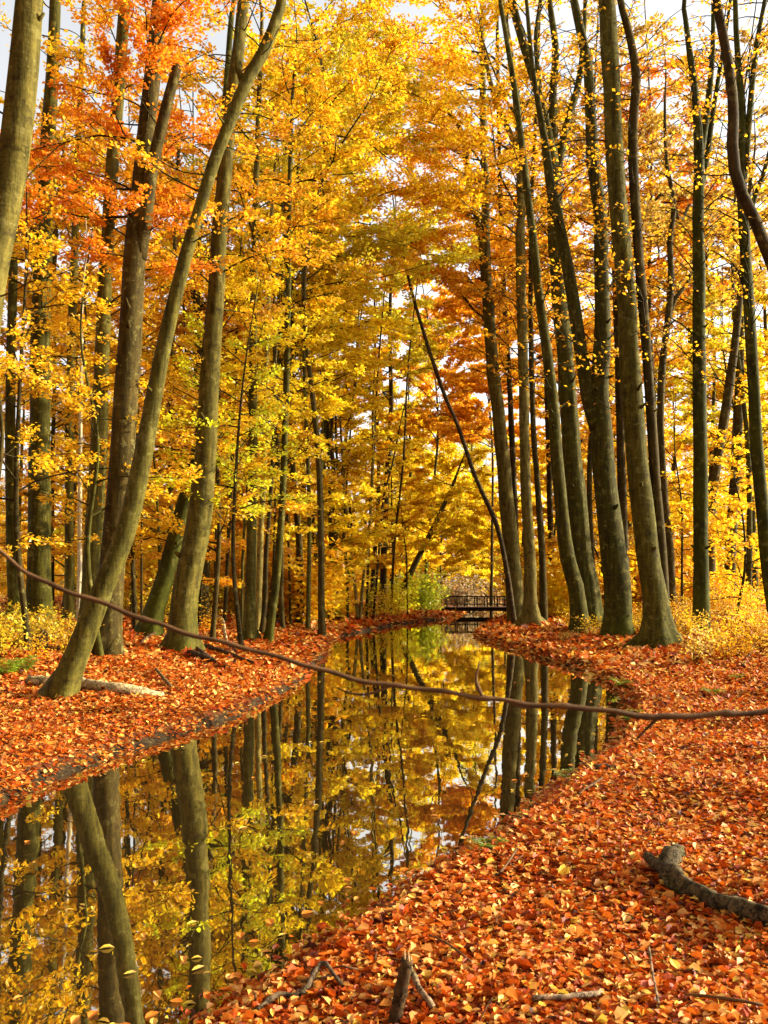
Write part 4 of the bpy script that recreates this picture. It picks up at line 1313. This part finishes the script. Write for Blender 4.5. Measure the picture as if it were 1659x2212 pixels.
stick('fallen_log', 'dark rotten branch, uppermost in the brushwood by the massive beech', 'branch', [(442, 1408, 9, .1), (480, 1420, 9, .08), (520, 1432, 8, .05), (552, 1440, 6)], DEADWOOD, (0.06, 0.038, 0.02, .1))
stick('fallen_log', 'dark thick stub, leftmost in the brushwood by the massive beech', 'branch', [(408, 1420, 13, .03), (440, 1428, 13, .03), (462, 1436, 10)], DEADWOOD, (0.055, 0.035, 0.02, .1))
stick('fallen_log', 'dark long branch, lowest in the brushwood by the massive beech', 'branch', [(425, 1415, 8, .1), (462, 1436, 8, .04), (500, 1450, 6)], DEADWOOD, (0.07, 0.042, 0.022, .1))
stick('fallen_stick', 'short dark stick with a pale end on the left bank slope', 'stick', [(336, 1457, 6, .06), (352, 1474, 7, .03), (370, 1492, 7)], DEADWOOD, (0.15, 0.09, 0.04, 0))
stick('fallen_stick', 'pale curved twig arching above the brushwood', 'stick', [(466, 1336, 4, .1), (480, 1356, 5, .25), (486, 1385, 5, .2), (496, 1424, 5)], DEADWOOD, (0.42, 0.32, 0.17, 0))
stick('fallen_stick', 'thin pale root curving from the massive beech', 'root', [(302, 1398, 5), (318, 1385, 6, .06), (340, 1376, 6, .1)], DEADWOOD, (0.10, 0.06, 0.03, .1))
stick('tree_stump', 'small dark rotten stump behind the leaning trunk', 'stump', [(86, 1410, 30, 0), (90, 1404, 24, .12), (96, 1398, 12, .3)], DEADWOOD, (0.07, 0.045, 0.022, .2))
stick('fallen_log', 'low dark log left of the leaning trunk', 'log', [(118, 1410, 13), (150, 1410, 14), (185, 1412, 12)], DEADWOOD, (0.08, 0.05, 0.025, .1))

# ------------------------------------------------------------------ the twig across the view, about two metres off
D = 1.9
tw = root('overhanging_twig', at_depth(-140, 1120, D), 'thin bare reddish twig slung across the whole view close by', 'twig')
b0 = np.array(tw.location)


def twig_part(name, pts, sides=9, depth_fn=None):
    W = np.array([[*(at_depth(x, y, D + (x - 800) * 0.00012) - b0), w * .29 / F * D] for x, y, w in pts])
    S = resample(W, 0.012)
    kk = np.arange(len(S))
    S[1:-1, 2] += 0.0016 * (np.sin(kk[1:-1] * .23) + np.sin(kk[1:-1] * .61 + 1))
    r = np.random.default_rng(int(abs(pts[0][0])) + 1)
    S[:, 3] *= 1 + .30 * (np.sin(kk * .41 + r.uniform(0, 6)) > .93) + .06 * np.sin(kk * .7) + r.normal(0, .04, len(S))
    a2 = Acc()
    a2.tube(S[:, :3], S[:, 3], sides)
    return link(name, a2.mesh(name), TWIGBARK, tw)


twig_part('stem', [(-140, 1110, 13), (0, 1192, 14), (60, 1237, 14), (130, 1270, 16), (200, 1296, 17), (290, 1331, 18), (350, 1350, 17), (420, 1371, 16), (520, 1398, 16), (600, 1421, 17), (700, 1447, 17), (760, 1464, 18), (830, 1479, 18), (920, 1490, 17), (1000, 1501, 17),
                   (1090, 1512, 18), (1170, 1525, 20), (1240, 1529, 20), (1300, 1534, 20), (1410, 1547, 24), (1500, 1547, 22), (1600, 1541, 22), (1690, 1533, 23), (1850, 1512, 25)], 10)
twig_part('side_shoot', [(1042, 1504, 12), (1030, 1482, 12), (1028, 1465, 9), (1034, 1440, 7), (1036, 1428, 5)])
twig_part('side_shoot', [(1160, 1524, 12), (1135, 1531, 12), (1115, 1525, 10), (1092, 1514, 6)])
twig_part('side_shoot', [(1425, 1548, 14), (1408, 1566, 12), (1392, 1580, 10), (1374, 1598, 9)])
twig_part('side_shoot', [(848, 1482, 10), (820, 1494, 10), (785, 1501, 10), (750, 1496, 8), (726, 1485, 5)])

# ------------------------------------------------------------------ footbridge
BY = 69.0
kb = BY / F
bx0 = (955 - CX) * kb
br = root('footbridge', (bx0, BY, 0), 'dark wooden footbridge with open railings over the far end of the stream', 'bridge')
BL = 8.6
for k in range(2):
    a2 = Acc()
    a2.box((BL / 2, 0.25 + k * 1.5, 0.40), (BL, 0.14, 0.26))
    link('beam', a2.mesh('beam', False), RAILWOOD, br)
me = Acc()
me.box((0, 0, 0), (0.125, 2.05, 0.055))
plank = me.mesh('plank', False)
plank.materials.append(DECKWOOD)
for k in range(int(BL / 0.14)):
    o = link('plank', plank, None, br)
    o.location = (0.07 + k * 0.14, 1.0, 0.565)
pm = Acc()
pm.box((0, 0, 0.4), (0.085, 0.085, 0.80))
pmesh = pm.mesh('railing_post', False)
pmesh.materials.append(RAILWOOD)
for side in (0.08, 1.92):
    for k in range(11):
        o = link('railing_post', pmesh, None, br)
        o.location = (0.35 + k * 0.79, side, 0.595)
    for zz, hh in ((1.40, .075), (0.80, .05)):
        a2 = Acc()
        a2.box((0.3 + 4.0, side + (.065 if side < 1 else -.065), zz), (8.1, .045, hh))
        link('handrail' if zz > 1 else 'lower_rail', a2.mesh('rail', False), RAILWOOD, br)
    bm2 = Acc()
    bm2.box((0, 0, 0), (.03, .03, .56))
    balu = bm2.mesh('baluster', False)
    balu.materials.append(RAILWOOD)
    for k in range(20):
        if k % 2 == 0:
            o = link('baluster', balu, None, br)
            o.location = (0.35 + 0.395 + (k // 2) * 0.79, side + (.115 if side < 1 else -.115), 1.09)
for xx in (0.55, BL - 0.6):
    a2 = Acc()
    a2.box((xx, 1.0, 0.0), (0.5, 1.7, 0.54))
    link('abutment', a2.mesh('abutment', False), DECKWOOD, br)


# ------------------------------------------------------------------ bushes, saplings, ferns
def shrub_proto(seed, h, n, ln, leaves, lsz, spread=.5):
    rng = np.random.default_rng(seed)
    wood, LP, LH = Acc(), [], []
    for k in range(n):
        az = rng.uniform(0, 6.28)
        out = rng.uniform(.1, 1) * spread
        top = np.array([math.cos(az) * out, math.sin(az) * out, 1.0]) * h * rng.uniform(.55, 1.0)
        mid = top * .5 + rng.normal(0, .05, 3) * h
        S = np.array([[0, 0, -.05], mid, top])
        wood.tube(S, [.010, .007, .003], 4, caps=False)
        m = leaves
        u = rng.uniform(.15, 1.05, m)[:, None]
        p = np.where(u < .5, S[0] + (mid - S[0]) * u * 2, mid + (top - mid) * (u * 2 - 1))
        hd = rng.normal(0, 1, (m, 3)) * [1, 1, .2]
        hd /= np.linalg.norm(hd, axis=1)[:, None]
        LP.append(p + hd * (rng.uniform(0.02, ln, m) * (1.1 - .5 * u[:, 0]))[:, None])
        LH.append(hd)
    LP, LH = np.vstack(LP), np.vstack(LH)
    V, Q = leaf_arrays(rng, LP, LH, rng.uniform(.7, 1.3, len(LP)) * lsz, .55)
    a = wood.mesh('stems')
    a.materials.append(BARK)
    c = new_mesh('foliage', V, [Q], False, rng.beta(2, 2, len(Q)))
    c.materials.append(LEAF)
    return a, c


SHRUB = [shrub_proto(60 + k, *a) for k, a in enumerate([(1.25, 7, .55, 46, .10, .9), (0.9, 7, .5, 40, .09, 1.1), (1.8, 7, .6, 56, .11, .7), (0.55, 8, .36, 30, .08, 1.2)])]
BUSH = [shrub_proto(80 + k, *a) for k, a in enumerate([(3.4, 16, 1.2, 90, .26, .8), (2.4, 14, 1.1, 80, .24, 1.0)])]


def shrub(name, label, cat, group, x, y, pr, sc, leaf, rz):
    a, c = pr
    if group:
        cn = {GOLD: 'golden', ORG: 'orange', YEL: 'yellow', TAN: 'tan', OLIVE: 'olive'}[leaf]
        px = CX + x / y * F
        w = where(x, y) if 0 < px < 1659 else ('at the left edge of the view' if px < 0 else 'at the right edge of the view')
        label = ('large ' if sc * max(v.co.z for v in c.vertices) > 1.2 else 'small ') + cn + (' bush ' if cat == 'bush' else ' sapling ') + ('in front, ' if y < 24 else '') + w
    t = root(name, (x, y, gz(x, y)), label, cat, group)
    t.rotation_euler = (0, 0, rz)
    t.scale = (sc, sc, sc)
    link('stems', a, None, t, B_DARK)
    link('foliage', c, None, t, leaf)


rng = np.random.default_rng(21)


def scatter(cnt, pr, yr, fn):
    k = 0
    tries = 0
    while k < cnt and tries < 3000:
        tries += 1
        y = rng.uniform(*yr)
        x = (rng.uniform(*pr) - CX) / F * y
        if shore(x, y)[0] < 1.2:
            continue
        fn(x, y, k)
        k += 1


scatter(40, (1425, 1720), (27.5, 38), lambda x, y, k: shrub('beech_sapling', 'low golden beech sapling in the thicket behind the tallest olive beech', 'sapling', 'golden saplings in the right thicket', x, y, SHRUB[k % 3], rng.uniform(.55, 1.05), [GOLD, ORG, TAN, ORG][k % 4], rng.uniform(0, 6)))
scatter(26, (1490, 1740), (20, 27), lambda x, y, k: shrub('beech_sapling', '', 'sapling', 'golden saplings in the right thicket', x, y, SHRUB[k % 2], rng.uniform(.5, .9), [GOLD, ORG, TAN, ORG][k % 4], rng.uniform(0, 6)))
scatter(15, (1215, 1400), (27, 37), lambda x, y, k: shrub('beech_sapling', 'small golden sapling around the feet of the right hand cluster', 'sapling', 'saplings at the right hand cluster', x, y, SHRUB[(1, 3, 1)[k % 3]], rng.uniform(.6, 1.0), [GOLD, TAN, GOLD][k % 3], rng.uniform(0, 6)))
scatter(26, (-90, 165), (17, 25), lambda x, y, k: shrub('low_bush', 'low yellowish bush in the thicket left of the leaning trunk', 'bush', 'yellowish bushes at the left', x, y, SHRUB[k % 2], rng.uniform(.6, .95), [OLIVE, GOLD, TAN, OLIVE][k % 4], rng.uniform(0, 6)))
scatter(20, (230, 560), (30, 42), lambda x, y, k: shrub('beech_sapling', 'small golden sapling among the trunks behind the massive beech', 'sapling', 'saplings on the left bank', x, y, SHRUB[k % 3], rng.uniform(.8, 1.3), [GOLD, ORG, YEL][k % 3], rng.uniform(0, 6)))
scatter(12, (640, 860), (46, 62), lambda x, y, k: shrub('beech_sapling', 'small yellow sapling behind the pale pair of stems', 'sapling', 'saplings near the bend', x, y, SHRUB[2], rng.uniform(.9, 1.5), [YEL, GOLD, OLIVE][k % 3], rng.uniform(0, 6)))
scatter(26, (230, 820), (38, 72), lambda x, y, k: shrub('beech_bush', '', 'bush', 'tall bushes in the woods behind the left bank', x, y, BUSH[k % 2], rng.uniform(.8, 1.5), [YEL, GOLD, ORG][k % 3], rng.uniform(0, 6)))
scatter(12, (1180, 1640), (42, 66), lambda x, y, k: shrub('beech_bush', '', 'bush', 'tall bushes in the woods behind the right bank', x, y, BUSH[k % 2], rng.uniform(.8, 1.4), [GOLD, YEL, ORG][k % 3], rng.uniform(0, 6)))
for lab, px, y, pr, sc, lf in (('fresh green bush at the left end of the footbridge', 905, 66, BUSH[0], 1.0, GREEN), ('yellow green bush beside the fresh green one', 862, 62, BUSH[1], 1.1, LEMON),
                               ('low green bush at the foot of the far left bank', 930, 67, BUSH[1], .85, (0.40, 0.40, 0.03, 1)), ('brownish leafless looking bush behind the footbridge', 1000, 80, BUSH[1], 1.35, (0.34, 0.24, 0.11, 1)),
                               ('tan bush right behind the footbridge railing', 1050, 84, BUSH[1], 1.2, (0.42, 0.27, 0.10, 1))):
    shrub('bush', lab, 'bush', None, (px - CX) / F * y, y, pr, sc, lf, px * .1)


def fern(label, px, py, sc, leaf, seed):
    rng = np.random.default_rng(seed)
    g = ground_hit(px, py)
    t = root('fern', g, label, 'fern')
    for k in range(9):
        az = k * 0.7 + rng.uniform(-.2, .2)
        ln = sc * rng.uniform(.7, 1.1)
        u = np.linspace(0, 1, 9)
        S = np.stack([np.cos(az) * u * ln * .8, np.sin(az) * u * ln * .8, ln * (1.15 * u - 0.75 * u ** 2)], 1)
        q = np.repeat(S[1:], 2, axis=0)
        sd = np.tile([1, -1], 8)[:, None] * np.array([-math.sin(az), math.cos(az), 0.05]) + np.array([math.cos(az), math.sin(az), 0]) * .35
        V, Q = leaf_arrays(rng, q, sd * 3, np.repeat((1.05 - u[1:]) * .34 * ln + .02, 2), .15, width=.16)
        ac = Acc()
        ac.add(V, Q)
        ac.tube(S, np.linspace(.006, .002, 9), 4, caps=False)
        link('frond', ac.mesh('frond', False, rng.beta(2, 2, len(Q) + 32)), LEAF, t, leaf)


FG = (0.20, 0.27, 0.015, 1)
fern('bright green fern at the left edge behind the pale log', 12, 1462, .75, (0.24, 0.34, 0.015, 1), 1)
fern('bright green fern behind the left edge of the pale log', 48, 1452, .62, FG, 2)
fern('green fern where the right bank cuts in above the twig', 1346, 1488, .42, (0.26, 0.28, 0.015, 1), 3)
fern('green fern at the water edge just below the twig', 1366, 1562, .36, FG, 4)
fern('green fern hanging over the water in the middle of the right bank', 1056, 1842, .17, FG, 5)
fern('little green fern on the leaves above the twig at the right', 1538, 1504, .30, FG, 6)
fern('faint green fern right of the tallest beech', 1590, 1470, .26, (0.24, 0.24, 0.02, 1), 7)
fern('small pale fern at the water edge under the reflected trio', 1222, 1690, .22, (0.33, 0.33, 0.06, 1), 8)

# ------------------------------------------------------------------ leaves afloat
rng = np.random.default_rng(8)
fv = []
for k in range(4):
    V, Q, T = litter_leaf(np.random.default_rng(700 + k), np.zeros((1, 3)), np.array([0, 0, 1.0]), np.array([.075]), np.array([0.0]), 0.02, 0.06)
    me = new_mesh('floating_leaf', V, [Q, T], False, np.full(6, [.95, .8, .98, .7][k]))
    me.materials.append(LITTER)
    fv.append(me)
k = 0
while k < 150:
    y = 4.2 + 22 * rng.uniform() ** 1.6
    x = rng.uniform(-.45, .3) * y
    s = shore(x, y)[0]
    if s > -0.12 or (s < -0.6 and rng.uniform() < .8):
        continue
    o = link('floating_leaf', fv[k % 4], None)
    o.location = (x, y, .006)
    o.rotation_euler = (0, 0, rng.uniform(0, 6.28))
    sc = rng.uniform(.7, 1.2)
    o.scale = (sc, sc, sc)
    tag(o, 'small fallen leaf afloat on the dark water', 'leaf', 'leaves afloat on the stream')
    k += 1
print('total leaves in crowns', N_LEAVES[0], 'objects', len(bpy.data.objects))
